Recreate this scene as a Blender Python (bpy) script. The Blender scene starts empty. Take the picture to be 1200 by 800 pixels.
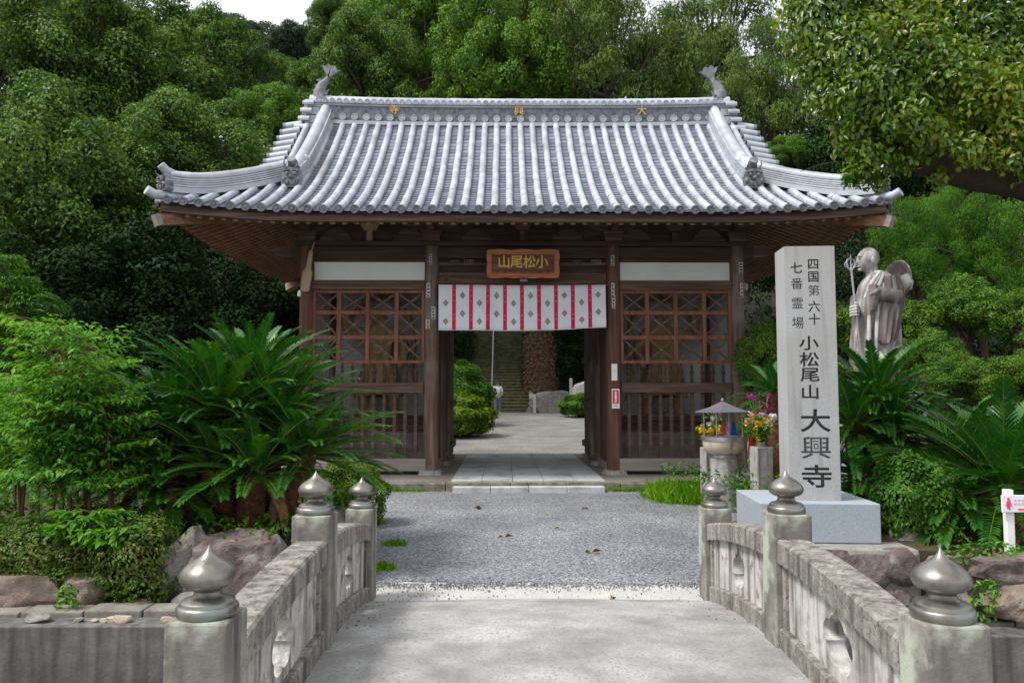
import bpy, bmesh, math, random
import numpy as np
from mathutils import Vector, Matrix, noise as mnoise

R = math.radians
S = bpy.context.scene
COL = S.collection

# ------------------------------------------------------------------ camera, sky, sun, exposure
F = 933.0
PITCH = math.atan(64 / F)
YAW = math.atan(9 / F)
CZ = 1.5
cam_d = bpy.data.cameras.new("camera")
cam = bpy.data.objects.new("camera", cam_d)
COL.objects.link(cam)
cam.location = (0, 0, CZ)
cam.rotation_euler = (math.pi / 2 + PITCH, 0, -YAW)
cam_d.sensor_width = 36
cam_d.lens = 36 * F / 1200
cam_d.clip_start = 0.05
cam_d.clip_end = 2000
S.camera = cam

SUN_EL, SUN_AZ = R(56), R(-112)          # azimuth from +Y towards +X: high on the left, a little behind the camera
wd = bpy.data.worlds.new("World")
S.world = wd
wd.use_nodes = True
nt = wd.node_tree
bg = nt.nodes["Background"]
sky = nt.nodes.new("ShaderNodeTexSky")
sky.sky_type = 'NISHITA'
sky.sun_disc = False
sky.sun_elevation = SUN_EL
sky.sun_rotation = SUN_AZ
sky.air_density = 1.0
sky.dust_density = 4.0
sky.ozone_density = 1.0
hs = nt.nodes.new("ShaderNodeHueSaturation")
hs.inputs['Saturation'].default_value = 0.30      # thin overcast: a pale sky
nt.links.new(sky.outputs[0], hs.inputs['Color'])
tcw = nt.nodes.new("ShaderNodeTexCoord")
cn = nt.nodes.new("ShaderNodeTexNoise")
cn.inputs['Scale'].default_value = 2.2
cn.inputs['Detail'].default_value = 7
nt.links.new(tcw.outputs['Generated'], cn.inputs['Vector'])
cr_ = nt.nodes.new("ShaderNodeMapRange")
cr_.inputs['From Min'].default_value = 0.36
cr_.inputs['From Max'].default_value = 0.60
cr_.inputs['To Min'].default_value = 0.35
cr_.inputs['To Max'].default_value = 1.0
nt.links.new(cn.outputs[0], cr_.inputs['Value'])
cm = nt.nodes.new("ShaderNodeMix")
cm.data_type = 'RGBA'
nt.links.new(cr_.outputs[0], cm.inputs[0])
nt.links.new(hs.outputs[0], cm.inputs[6])
cm.inputs[7].default_value = (4.9, 5.1, 5.45, 1)      # white cloud cover
nt.links.new(cm.outputs[2], bg.inputs['Color'])
bg.inputs['Strength'].default_value = 0.15

sd = bpy.data.lights.new("sun", 'SUN')
sd.energy = 2.3
sd.angle = R(14)
sd.color = (1.0, 0.975, 0.94)
so = bpy.data.objects.new("sun", sd)
COL.objects.link(so)
sv = Vector((math.sin(SUN_AZ) * math.cos(SUN_EL), math.cos(SUN_AZ) * math.cos(SUN_EL), math.sin(SUN_EL)))
so.rotation_euler = sv.to_track_quat('Z', 'Y').to_euler()

S.view_settings.view_transform = 'Standard'
S.view_settings.look = 'None'
S.view_settings.exposure = 0.76
S.view_settings.gamma = 1
S.view_settings.use_curve_mapping = False

# ------------------------------------------------------------------ helpers
def at(px, py, d):
    """point of the place seen at a photo pixel, d metres ahead"""
    cx, cy = (px - 600) / F, (400 - py) / F
    v = Vector((cx, math.cos(PITCH) - cy * math.sin(PITCH), math.sin(PITCH) + cy * math.cos(PITCH)))
    v = Matrix.Rotation(-YAW, 3, 'Z') @ v
    v *= d / v.y
    return Vector((v.x, v.y, v.z + CZ))

def smooth(a, b, x):
    t = min(1, max(0, (x - a) / (b - a)))
    return t * t * (3 - 2 * t)

class MB:
    """collects shapes that become ONE mesh object"""
    def __init__(self):
        self.v, self.f, self.m = [], [], []
        self.mi = 0
    def add(self, vs, fs):
        o = len(self.v)
        self.v += [tuple(p) for p in vs]
        for f in fs:
            self.f.append([i + o for i in f])
            self.m.append(self.mi)
        return self
    def box(self, c, s, rot=None, taper=0.0):
        hx, hy, hz = s[0] / 2, s[1] / 2, s[2] / 2
        vs = []
        for z in (-1, 1):
            k = 1 - taper if z > 0 else 1
            for x, y in ((-1, -1), (1, -1), (1, 1), (-1, 1)):
                vs.append(Vector((x * hx * k, y * hy * k, z * hz)))
        if rot is not None:
            vs = [rot @ p for p in vs]
        c = Vector(c)
        vs = [p + c for p in vs]
        return self.add(vs, [(3, 2, 1, 0), (4, 5, 6, 7), (0, 1, 5, 4), (1, 2, 6, 5), (2, 3, 7, 6), (3, 0, 4, 7)])
    def span(self, x0, x1, y0, y1, z0, z1):
        return self.box(((x0 + x1) / 2, (y0 + y1) / 2, (z0 + z1) / 2), (abs(x1 - x0), abs(y1 - y0), abs(z1 - z0)))
    def bar(self, a, b, w, h, up=(0, 0, 1)):
        a, b = Vector(a), Vector(b)
        t = (b - a)
        L = t.length
        t.normalize()
        u = Vector(up)
        s = t.cross(u)
        if s.length < 1e-5:
            s = t.cross(Vector((0, 1, 0)))
        s.normalize()
        u = s.cross(t)
        m = Matrix((s, t, u)).transposed()
        return self.box((a + b) / 2, (w, L, h), m)
    def tube(self, pts, rad, n=8, cap=True):
        pts = [Vector(p) for p in pts]
        if not hasattr(rad, '__len__'):
            rad = [rad] * len(pts)
        vs, fs = [], []
        prev = None
        for i, p in enumerate(pts):
            t = (pts[min(i + 1, len(pts) - 1)] - pts[max(i - 1, 0)])
            t = t.normalized() if t.length > 1e-9 else Vector((0, 0, 1))
            if prev is None:
                s = t.cross(Vector((0.13, 0.31, 0.95)))
                if s.length < 1e-3:
                    s = t.cross(Vector((1, 0, 0)))
            else:
                s = prev - t * prev.dot(t)
            s.normalize()
            prev = s
            u = t.cross(s)
            for k in range(n):
                a = 2 * math.pi * k / n
                vs.append(p + (s * math.cos(a) + u * math.sin(a)) * rad[i])
        for i in range(len(pts) - 1):
            for k in range(n):
                k2 = (k + 1) % n
                fs.append((i * n + k, i * n + k2, (i + 1) * n + k2, (i + 1) * n + k))
        if cap:
            fs.append(tuple(reversed(range(n))))
            o = (len(pts) - 1) * n
            fs.append(tuple(range(o, o + n)))
        return self.add(vs, fs)
    def lathe(self, prof, c=(0, 0, 0), n=24, axis='Z'):
        vs, fs = [], []
        for r, z in prof:
            for k in range(n):
                a = 2 * math.pi * k / n
                vs.append(Vector((r * math.cos(a), r * math.sin(a), z)))
        for i in range(len(prof) - 1):
            for k in range(n):
                k2 = (k + 1) % n
                fs.append((i * n + k, i * n + k2, (i + 1) * n + k2, (i + 1) * n + k))
        fs.append(tuple(reversed(range(n))))
        o = (len(prof) - 1) * n
        fs.append(tuple(range(o, o + n)))
        if axis == 'Y':       # z of the profile runs towards -Y
            vs = [Vector((p.x, -p.z, p.y)) for p in vs]
        if axis == 'X':
            vs = [Vector((p.z, p.x, p.y)) for p in vs]
        c = Vector(c)
        return self.add([p + c for p in vs], fs)
    def loft(self, rings, cap=True):
        n = len(rings[0])
        vs = [p for r in rings for p in r]
        fs = []
        for i in range(len(rings) - 1):
            for k in range(n):
                k2 = (k + 1) % n
                fs.append((i * n + k, i * n + k2, (i + 1) * n + k2, (i + 1) * n + k))
        if cap:
            fs.append(tuple(reversed(range(n))))
            o = (len(rings) - 1) * n
            fs.append(tuple(range(o, o + n)))
        return self.add(vs, fs)
    def prism(self, poly, y0, y1, mat4=None):
        """polygon in the XZ plane given thickness along Y"""
        n = len(poly)
        vs = [Vector((x, y0, z)) for x, z in poly] + [Vector((x, y1, z)) for x, z in poly]
        if mat4 is not None:
            vs = [mat4 @ p for p in vs]
        fs = [tuple(range(n)), tuple(reversed(range(n, 2 * n)))]
        for i in range(n):
            j = (i + 1) % n
            fs.append((i, n + i, n + j, j))
        return self.add(vs, fs)
    def ball(self, c, r, n=10):
        if not hasattr(r, '__len__'):
            r = (r, r, r)
        m = n // 2
        rings = []
        for i in range(1, m):
            a = math.pi * i / m - math.pi / 2
            rings.append([Vector((c[0] + r[0] * math.cos(a) * math.cos(2 * math.pi * k / n),
                                  c[1] + r[1] * math.cos(a) * math.sin(2 * math.pi * k / n),
                                  c[2] + r[2] * math.sin(a))) for k in range(n)])
        return self.loft(rings)
    def build(self, name, mat, parent=None, smooth_=False, bevel=0.0, recalc=False):
        me = bpy.data.meshes.new(name)
        me.from_pydata(self.v, [], self.f)
        mats = mat if isinstance(mat, (list, tuple)) else [mat]
        for m in mats:
            me.materials.append(m)
        if len(mats) > 1:
            me.polygons.foreach_set('material_index', self.m)
        if recalc:
            bm = bmesh.new(); bm.from_mesh(me)
            bmesh.ops.recalc_face_normals(bm, faces=bm.faces)
            bm.to_mesh(me); bm.free()
        o = bpy.data.objects.new(name, me)
        COL.objects.link(o)
        if parent is not None:
            o.parent = parent
        if smooth_:
            shade(o)
        if bevel > 0:
            b = o.modifiers.new("bevel", 'BEVEL')
            b.width = bevel; b.segments = 2; b.limit_method = 'ANGLE'; b.angle_limit = R(40)
        return o

def shade(o, ang=40):
    me = o.data
    me.polygons.foreach_set('use_smooth', [True] * len(me.polygons))
    try:
        me.set_sharp_from_angle(angle=R(ang))
    except Exception:
        pass

def tag(o, label, cat, group=None):
    o['label'] = label
    o['category'] = cat
    if group:
        o['group'] = group
    return o

def thing(name, label, cat, loc=(0, 0, 0), rz=0.0, group=None):
    o = bpy.data.objects.new(name, None)
    o.empty_display_size = 0.1
    COL.objects.link(o)
    o.location = loc
    o.rotation_euler = (0, 0, rz)
    return tag(o, label, cat, group)

def struct(o):
    o['kind'] = 'structure'
    return o

def stuff(o):
    o['kind'] = 'stuff'
    return o

def copy_tree(o, parent=None):
    c = o.copy()
    COL.objects.link(c)
    c.parent = parent
    for ch in [x for x in bpy.data.objects if x.parent == o]:
        copy_tree(ch, c)
    return c

def link_copy(o, parent, loc=None, rot=None, name=None):
    c = o.copy()
    COL.objects.link(c)
    c.parent = parent
    if loc is not None:
        c.location = loc
    if rot is not None:
        c.rotation_euler = rot
    return c

# ------------------------------------------------------------------ materials
def newmat(name):
    m = bpy.data.materials.new(name)
    m.use_nodes = True
    n = m.node_tree.nodes
    return m, n, m.node_tree.links, n["Principled BSDF"]

def N(n, t, **kw):
    x = n.new(t)
    for k, v in kw.items():
        if k in x.inputs:
            x.inputs[k].default_value = v
        else:
            setattr(x, k, v)
    return x

def ramp(n, stops):
    r = n.new("ShaderNodeValToRGB")
    e = r.color_ramp.elements
    while len(e) < len(stops):
        e.new(0.5)
    for i, (p, c) in enumerate(stops):
        e[i].position = p
        e[i].color = (*c, 1) if len(c) == 3 else c
    return r

def coords(n, l, scale=(1, 1, 1), kind='Object'):
    tc = n.new("ShaderNodeTexCoord")
    mp = n.new("ShaderNodeMapping")
    mp.inputs['Scale'].default_value = scale
    l.new(tc.outputs[kind], mp.inputs['Vector'])
    return mp.outputs[0]

def mixc(n, l, fac, a, b, mode='MIX'):
    x = n.new("ShaderNodeMix")
    x.data_type = 'RGBA'
    x.blend_type = mode
    for sock, v in ((x.inputs[0], fac), (x.inputs[6], a), (x.inputs[7], b)):
        if hasattr(v, 'is_linked'):
            l.new(v, sock)
        elif isinstance(v, (int, float)):
            sock.default_value = v
        else:
            sock.default_value = (*v, 1)
    return x.outputs[2]

def surface(name, cols, scale=4.0, detail=6, stretch=(1, 1, 1), rough=0.8, bump=0.2, bscale=40.0, metal=0.0,
            spots=None, streak=None, spec=0.4, lo=0.3, hi=0.7, bdist=0.01, big=None, island=0.0):
    """noise-mottled surface; spots=(colour, scale, lo, hi), streak=(colour, lo, hi) runs down the face"""
    m, n, l, b = newmat(name)
    v = coords(n, l, stretch)
    t = N(n, "ShaderNodeTexNoise", Scale=scale, Detail=detail, Roughness=0.62)
    l.new(v, t.inputs['Vector'])
    k = len(cols)
    r = ramp(n, [(lo + (hi - lo) * i / max(1, k - 1), c) for i, c in enumerate(cols)])
    l.new(t.outputs[0], r.inputs[0])
    c = r.outputs[0]
    if big:
        t4 = N(n, "ShaderNodeTexNoise", Scale=big[1], Detail=3)
        l.new(coords(n, l), t4.inputs['Vector'])
        r4 = ramp(n, [(big[2], (0, 0, 0)), (big[3], (1, 1, 1))])
        l.new(t4.outputs[0], r4.inputs[0])
        c = mixc(n, l, r4.outputs[0], c, big[0])
    if streak:
        t2 = N(n, "ShaderNodeTexNoise", Scale=1.0, Detail=5)
        l.new(coords(n, l, (14, 14, 1.3)), t2.inputs['Vector'])
        r2 = ramp(n, [(streak[1], (0, 0, 0)), (streak[2], (1, 1, 1))])
        l.new(t2.outputs[0], r2.inputs[0])
        c = mixc(n, l, r2.outputs[0], c, streak[0])
    if spots:
        t3 = N(n, "ShaderNodeTexNoise", Scale=spots[1], Detail=4)
        l.new(coords(n, l), t3.inputs['Vector'])
        r3 = ramp(n, [(spots[2], (0, 0, 0)), (spots[3], (1, 1, 1))])
        l.new(t3.outputs[0], r3.inputs[0])
        c = mixc(n, l, r3.outputs[0], c, spots[0])
    if island:
        g = n.new("ShaderNodeNewGeometry")
        ri = ramp(n, [(0.0, (1 - island,) * 3), (0.75, (1.0,) * 3), (1.0, (1 + island * .6,) * 3)])
        l.new(g.outputs['Random Per Island'], ri.inputs[0])
        c = mixc(n, l, 1.0, c, ri.outputs[0], 'MULTIPLY')
    l.new(c, b.inputs['Base Color'])
    b.inputs['Roughness'].default_value = rough
    b.inputs['Metallic'].default_value = metal
    b.inputs['Specular IOR Level'].default_value = spec
    if bump:
        tb = N(n, "ShaderNodeTexNoise", Scale=bscale, Detail=6, Roughness=0.65)
        l.new(v, tb.inputs['Vector'])
        bp = N(n, "ShaderNodeBump", Strength=bump, Distance=bdist)
        l.new(tb.outputs[0], bp.inputs['Height'])
        l.new(bp.outputs[0], b.inputs['Normal'])
    return m

def wood(name, cols, axis='Z', rough=0.75, scale=1.0, bump=0.35, grey=None):
    st = {'Z': (22, 22, 1.2), 'X': (1.2, 22, 22), 'Y': (22, 1.2, 22)}[axis]
    return surface(name, cols, scale=scale, detail=7, stretch=st, rough=rough, bump=bump, bscale=1.6, bdist=0.008,
                   lo=0.3, hi=0.72, big=grey)

def foliage(name, cols, nscale=0.5, rough=0.55, trans=0.25, spec=0.25, var=0.5, gain=1.0):
    lum = [.2 * c[0] + .7 * c[1] + .1 * c[2] for c in cols]      # gain and a little more saturation
    cols = [tuple(min(.5, max(.004, (y_ + (q - y_) * 1.18) * gain)) for q in c) for c, y_ in zip(cols, lum)]
    m, n, l, b = newmat(name)
    g = n.new("ShaderNodeNewGeometry")
    r = ramp(n, [(i / (len(cols) - 1), c) for i, c in enumerate(cols)])
    t = N(n, "ShaderNodeTexNoise", Scale=nscale, Detail=3)
    l.new(coords(n, l), t.inputs['Vector'])
    ma = N(n, "ShaderNodeMath", operation='MULTIPLY_ADD')
    ma.inputs[1].default_value = var
    l.new(g.outputs['Random Per Island'], ma.inputs[0])
    mb = N(n, "ShaderNodeMath", operation='MULTIPLY_ADD')
    mb.inputs[1].default_value = 1.6
    mb.inputs[2].default_value = -0.3 - var / 2
    l.new(t.outputs[0], mb.inputs[0])
    l.new(mb.outputs[0], ma.inputs[2])
    l.new(ma.outputs[0], r.inputs[0])
    l.new(r.outputs[0], b.inputs['Base Color'])
    b.inputs['Roughness'].default_value = rough
    b.inputs['Specular IOR Level'].default_value = spec
    if trans > 0:
        tr = n.new("ShaderNodeBsdfTranslucent")
        hsv = N(n, "ShaderNodeHueSaturation", Saturation=1.15, Value=1.3)
        l.new(r.outputs[0], hsv.inputs['Color'])
        l.new(hsv.outputs[0], tr.inputs['Color'])
        mx = n.new("ShaderNodeMixShader")
        mx.inputs[0].default_value = trans
        l.new(b.outputs[0], mx.inputs[1])
        l.new(tr.outputs[0], mx.inputs[2])
        l.new(mx.outputs[0], n["Material Output"].inputs['Surface'])
    return m

def flat(name, c, rough=0.6, metal=0.0, spec=0.4):
    m, n, l, b = newmat(name)
    b.inputs['Base Color'].default_value = (*c, 1)
    b.inputs['Roughness'].default_value = rough
    b.inputs['Metallic'].default_value = metal
    b.inputs['Specular IOR Level'].default_value = spec
    return m

def gravel_mat(name, cols, scale, bump=0.8, big=None):
    m, n, l, b = newmat(name)
    v = coords(n, l)
    vo = N(n, "ShaderNodeTexVoronoi", Scale=scale)
    l.new(v, vo.inputs['Vector'])
    sep = n.new("ShaderNodeSeparateColor")
    l.new(vo.outputs['Color'], sep.inputs[0])
    r = ramp(n, [(i / (len(cols) - 1), c) for i, c in enumerate(cols)])
    l.new(sep.outputs[0], r.inputs[0])
    t = N(n, "ShaderNodeTexNoise", Scale=0.9, Detail=5)
    l.new(v, t.inputs['Vector'])
    r2 = ramp(n, [(0.35, (0.72, 0.72, 0.72)), (0.65, (1.12, 1.1, 1.06))])
    l.new(t.outputs[0], r2.inputs[0])
    c = mixc(n, l, 1.0, r.outputs[0], r2.outputs[0], 'MULTIPLY')
    if big:
        t3 = N(n, "ShaderNodeTexNoise", Scale=big[1], Detail=4)
        l.new(v, t3.inputs['Vector'])
        r3 = ramp(n, [(big[2], (0, 0, 0)), (big[3], (1, 1, 1))])
        l.new(t3.outputs[0], r3.inputs[0])
        c = mixc(n, l, r3.outputs[0], c, big[0])
    l.new(c, b.inputs['Base Color'])
    b.inputs['Roughness'].default_value = 0.85
    bp = N(n, "ShaderNodeBump", Strength=bump, Distance=0.012)
    bp.invert = True
    l.new(vo.outputs['Distance'], bp.inputs['Height'])
    l.new(bp.outputs[0], b.inputs['Normal'])
    return m

M = {}
M['gravel'] = gravel_mat("gravel", [(0.062, 0.065, 0.08), (0.15, 0.156, 0.178), (0.225, 0.232, 0.255), (0.37, 0.375, 0.39)], 62)
M['court'] = gravel_mat("court_gravel", [(0.12, 0.115, 0.105), (0.20, 0.19, 0.18), (0.29, 0.275, 0.25)], 40, 0.5)
M['earthfloor'] = gravel_mat("earth_floor", [(0.15, 0.14, 0.12), (0.24, 0.22, 0.19), (0.32, 0.30, 0.27)], 70, 0.4)
M['soil'] = surface("garden_soil", [(0.03, 0.022, 0.015), (0.07, 0.05, 0.03), (0.05, 0.06, 0.02)], scale=5, bump=0.8, bscale=30)
M['litter'] = surface("forest_floor", [(0.010, 0.011, 0.005), (0.022, 0.020, 0.009), (0.016, 0.026, 0.008)], scale=3, bump=0.8, bscale=12, bdist=0.1)
M['deck'] = surface("bridge_concrete", [(0.16, 0.155, 0.147), (0.28, 0.272, 0.258), (0.42, 0.41, 0.392)], scale=2.2, detail=9, rough=0.85, bump=0.5,
                    bscale=70, spots=((0.17, 0.165, 0.155), 60, 0.52, 0.72), lo=0.28, hi=0.66)
M['apron'] = surface("apron_concrete", [(0.36, 0.35, 0.33), (0.50, 0.485, 0.455)], scale=3, detail=9, rough=0.85, bump=0.3, bscale=60,
                     spots=((0.25, 0.245, 0.235), 45, 0.60, 0.66))
M['rail'] = surface("weathered_rail_stone", [(0.15, 0.135, 0.12), (0.25, 0.23, 0.205), (0.35, 0.325, 0.29)], scale=14, detail=8, rough=0.9, bump=0.5, bscale=60,
                    streak=((0.085, 0.074, 0.064), 0.44, 0.68), spots=((0.08, 0.073, 0.063), 50, 0.52, 0.70), big=((0.36, 0.34, 0.30), 2.2, 0.52, 0.75))
M['panel'] = surface("stained_panel_stone", [(0.30, 0.28, 0.25), (0.47, 0.45, 0.42), (0.58, 0.56, 0.52)], scale=5, detail=8, rough=0.9, bump=0.3, bscale=50,
                     streak=((0.11, 0.10, 0.088), 0.46, 0.68), spots=((0.13, 0.12, 0.105), 11, 0.54, 0.72))
M['post'] = surface("weathered_post_stone", [(0.13, 0.12, 0.10), (0.24, 0.225, 0.195), (0.36, 0.345, 0.295)], scale=6, detail=8, rough=0.9, bump=0.4, bscale=60,
                    streak=((0.085, 0.078, 0.07), 0.47, 0.64), spots=((0.37, 0.39, 0.32), 5, 0.55, 0.66), big=((0.11, 0.10, 0.088), 1.7, 0.52, 0.72))
M['channel'] = surface("channel_wall_concrete", [(0.09, 0.085, 0.08), (0.15, 0.145, 0.135), (0.24, 0.23, 0.22)], scale=4, detail=8, rough=0.95, bump=0.4, bscale=40,
                       streak=((0.06, 0.057, 0.053), 0.40, 0.72))
M['kerbstone'] = surface("kerb_stone", [(0.13, 0.12, 0.10), (0.26, 0.24, 0.21)], scale=7, rough=0.95, bump=0.5, bscale=40)
M['giboshi'] = surface("patinated_bronze", [(0.14, 0.122, 0.104), (0.245, 0.232, 0.21), (0.21, 0.222, 0.208)], scale=9, rough=0.40, bump=0.08, bscale=30, metal=0.8, spec=0.5, big=((0.24, 0.27, 0.25), 6, 0.52, 0.72), streak=((0.13, 0.11, 0.09), .55, .7))
M['granite'] = surface("granite", [(0.29, 0.29, 0.29), (0.36, 0.36, 0.36), (0.42, 0.42, 0.415)], scale=130, detail=3, rough=0.75, bump=0.15, bscale=160, bdist=0.003,
                       big=((0.30, 0.29, 0.27), 1.5, 0.45, 0.75), streak=((0.25, 0.245, 0.235), 0.52, 0.72))
M['granite_blue'] = surface("blue_grey_granite", [(0.22, 0.25, 0.28), (0.30, 0.335, 0.37), (0.36, 0.39, 0.42)], scale=130, detail=3, rough=0.7, bump=0.15, bscale=160, bdist=0.003)
M['carving'] = flat("carved_letter_shade", (0.045, 0.048, 0.045), 0.95)
M['oldstone'] = surface("old_grey_stone", [(0.20, 0.195, 0.18), (0.33, 0.32, 0.30), (0.42, 0.41, 0.38)], scale=14, rough=0.9, bump=0.4, bscale=70,
                        streak=((0.15, 0.145, 0.135), 0.5, 0.68))
M['bowl'] = surface("stained_bowl_stone", [(0.42, 0.36, 0.25), (0.58, 0.52, 0.40)], scale=8, rough=0.8, bump=0.2, streak=((0.20, 0.13, 0.07), 0.52, 0.7))
M['steel'] = surface("dull_steel", [(0.35, 0.36, 0.38), (0.5, 0.51, 0.53)], scale=6, rough=0.4, bump=0.02, metal=0.9)
M['sheet'] = surface("grey_sheet_metal", [(0.12, 0.12, 0.135), (0.17, 0.17, 0.19)], scale=6, rough=0.5, bump=0.05, metal=0.3)
M['paving'] = surface("paving_granite", [(0.40, 0.405, 0.405), (0.52, 0.525, 0.52)], scale=7, detail=8, rough=0.8, bump=0.2, bscale=60, spots=((0.25, 0.25, 0.24), 3, 0.5, 0.7))
M['rock_brown'] = surface("brown_rock", [(0.10, 0.075, 0.06), (0.21, 0.155, 0.125), (0.31, 0.245, 0.20)], scale=5, detail=9, rough=0.95, bump=0.9, bscale=9, bdist=0.04,
                          spots=((0.30, 0.27, 0.23), 6, 0.58, 0.7))
M['rock_purple'] = surface("purplish_rock", [(0.07, 0.05, 0.048), (0.145, 0.11, 0.10), (0.24, 0.20, 0.18)], scale=5, detail=9, rough=0.95, bump=0.9, bscale=9, bdist=0.04,
                           spots=((0.25, 0.24, 0.21), 7, 0.57, 0.68))
M['rock_grey'] = surface("grey_rock", [(0.13, 0.115, 0.105), (0.24, 0.22, 0.20), (0.35, 0.33, 0.30)], scale=5, detail=9, rough=0.95, bump=0.9, bscale=9, bdist=0.04)
M['rock_pale'] = surface("pale_stone", [(0.42, 0.40, 0.37), (0.6, 0.58, 0.54)], scale=6, rough=0.9, bump=0.4)
M['pebble'] = surface("pale_pebble", [(0.33, 0.26, 0.19), (0.52, 0.44, 0.35)], scale=20, rough=0.8, bump=0.2)
M['mortar'] = surface("lichen_mortar", [(0.17, 0.16, 0.145), (0.30, 0.29, 0.265)], scale=20, rough=0.95, bump=0.5)
M['tile'] = surface("smoked_roof_tile", [(0.29, 0.308, 0.345), (0.38, 0.40, 0.44), (0.465, 0.485, 0.52)], scale=4.5, detail=8, rough=0.5, bump=0.12, bscale=30, spec=0.5, lo=0.3, hi=0.7, island=.17, big=((0.22, 0.225, 0.22), 0.8, 0.58, 0.8))
M['tile_pan'] = surface("smoked_pan_tile", [(0.11, 0.125, 0.165), (0.19, 0.208, 0.25)], scale=9, detail=8, rough=0.5, bump=0.1, bscale=30, spec=0.5, island=.35)  # darker than the cover tiles: trough shade deepened in the colour
M['tile_dark'] = surface("dark_ornament_tile", [(0.06, 0.064, 0.075), (0.15, 0.157, 0.175), (0.24, 0.245, 0.26)], scale=14, detail=6, rough=0.6, bump=0.5, bscale=30)
M['gold'] = flat("gold_leaf", (0.55, 0.36, 0.12), 0.5, 0.3)
M['gold_old'] = flat("old_gold_paint", (0.62, 0.40, 0.10), 0.5, 0.2)
M['wood_dark'] = wood("dark_timber", [(0.022, 0.014, 0.011), (0.055, 0.032, 0.023), (0.095, 0.06, 0.045)], 'X')
M['wood_beam'] = wood("aged_beam", [(0.04, 0.022, 0.016), (0.10, 0.055, 0.038), (0.19, 0.13, 0.10)], 'X', bump=0.5)
M['wood_pillar'] = wood("aged_pillar", [(0.05, 0.026, 0.019), (0.13, 0.072, 0.05), (0.25, 0.185, 0.15)], 'Z', bump=0.6, grey=((0.19, 0.165, 0.15), 1.3, 0.5, 0.7))
M['wood_pillar_red'] = wood("reddish_pillar", [(0.05, 0.02, 0.014), (0.125, 0.05, 0.033), (0.18, 0.095, 0.07)], 'Z', bump=0.5)
M['wood_red'] = wood("bengara_lattice", [(0.085, 0.031, 0.018), (0.195, 0.075, 0.042), (0.27, 0.14, 0.095)], 'Z')
M['wood_rafter'] = wood("rafter_timber", [(0.12, 0.055, 0.028), (0.25, 0.125, 0.068), (0.36, 0.21, 0.125)], 'Y')  # lighter timber tone, with the light from below put into the colour
M['wood_soffit'] = wood("soffit_board", [(0.012, 0.007, 0.005), (0.03, 0.017, 0.011)], 'Y')  # near-black boards: the shade between the rafters is painted in
M['wood_sill'] = wood("bleached_sill", [(0.20, 0.18, 0.155), (0.32, 0.29, 0.25)], 'X')
M['wood_pale'] = wood("pale_timber", [(0.28, 0.20, 0.12), (0.45, 0.35, 0.23)], 'Z')
M['sign_frame'] = wood("sign_frame_wood", [(0.22, 0.07, 0.03), (0.42, 0.155, 0.065), (0.5, 0.22, 0.11)], 'X')
M['sign_panel'] = wood("sign_panel_wood", [(0.07, 0.026, 0.014), (0.15, 0.06, 0.034), (0.21, 0.10, 0.062)], 'X')
M['plaster'] = surface("white_plaster", [(0.66, 0.68, 0.65), (0.76, 0.77, 0.74)], scale=2, rough=0.9, bump=0.05, big=((0.6, 0.6, 0.56), 0.8, 0.5, 0.75))
M['plaster_in'] = surface("brightened_plaster", [(0.68, 0.70, 0.68), (0.80, 0.81, 0.79)], scale=2, rough=0.9, bump=0.05)  # whiter than the outer plaster: brightness painted in for the dim chambers
M['statue_wood'] = wood("carved_guardian_wood", [(0.12, 0.07, 0.03), (0.33, 0.21, 0.10), (0.48, 0.33, 0.18)], 'Z', bump=0.7)
M['cloth'] = surface("white_curtain_cloth", [(0.66, 0.69, 0.72), (0.76, 0.79, 0.81)], scale=2.5, rough=0.9, bump=0.1, bscale=90, spec=0.1)
M['red'] = surface("crimson_band_cloth", [(0.55, 0.015, 0.07), (0.68, 0.03, 0.10)], scale=12, rough=0.85, bump=0.05, spec=0.1)
M['crest'] = flat("brown_crest_print", (0.24, 0.16, 0.11), 0.9)
M['white_paint'] = surface("white_paint", [(0.74, 0.74, 0.73), (0.82, 0.82, 0.81)], scale=3, rough=0.5, bump=0.02)
M['paper'] = surface("old_paper", [(0.42, 0.40, 0.36), (0.62, 0.60, 0.56)], scale=30, rough=0.9, bump=0)
M['ink'] = flat("dark_ink", (0.03, 0.03, 0.03), 0.8)
M['sign_red'] = flat("sign_red", (0.70, 0.03, 0.06), 0.5)
M['pink_red'] = flat("sign_pink_red", (0.75, 0.06, 0.16), 0.5)
M['marble'] = surface("stained_statue_stone", [(0.09, 0.071, 0.068), (0.225, 0.198, 0.192), (0.45, 0.44, 0.435)], scale=3.4, detail=7, rough=0.65, bump=0.3, bscale=14, lo=0.36, hi=0.6,
                       stretch=(2.2, 2.2, 0.7))
M['marble_light'] = surface("pale_statue_stone", [(0.20, 0.165, 0.155), (0.38, 0.365, 0.355), (0.50, 0.49, 0.48)], scale=3.5, detail=6, rough=0.65, bump=0.2, bscale=14, lo=0.32, hi=0.55)
M['marble_dark'] = surface("brown_statue_stone", [(0.07, 0.052, 0.049), (0.135, 0.107, 0.102), (0.29, 0.265, 0.255)], scale=3.5, detail=7, rough=0.65, bump=0.4, bscale=12, stretch=(3, 3, 0.6))
M['bark'] = surface("tree_bark", [(0.03, 0.022, 0.016), (0.075, 0.058, 0.043)], scale=2, stretch=(8, 8, 1), rough=0.95, bump=0.9, bscale=4, bdist=0.03)
M['bark_brown'] = surface("brown_stem", [(0.09, 0.05, 0.025), (0.20, 0.12, 0.065)], scale=3, stretch=(8, 8, 1), rough=0.9, bump=0.4)
M['cycad_trunk'] = surface("cycad_trunk_scales", [(0.05, 0.022, 0.012), (0.16, 0.06, 0.028), (0.24, 0.12, 0.06)], scale=22, rough=0.95, bump=1.0, bscale=26, bdist=0.03)
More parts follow.
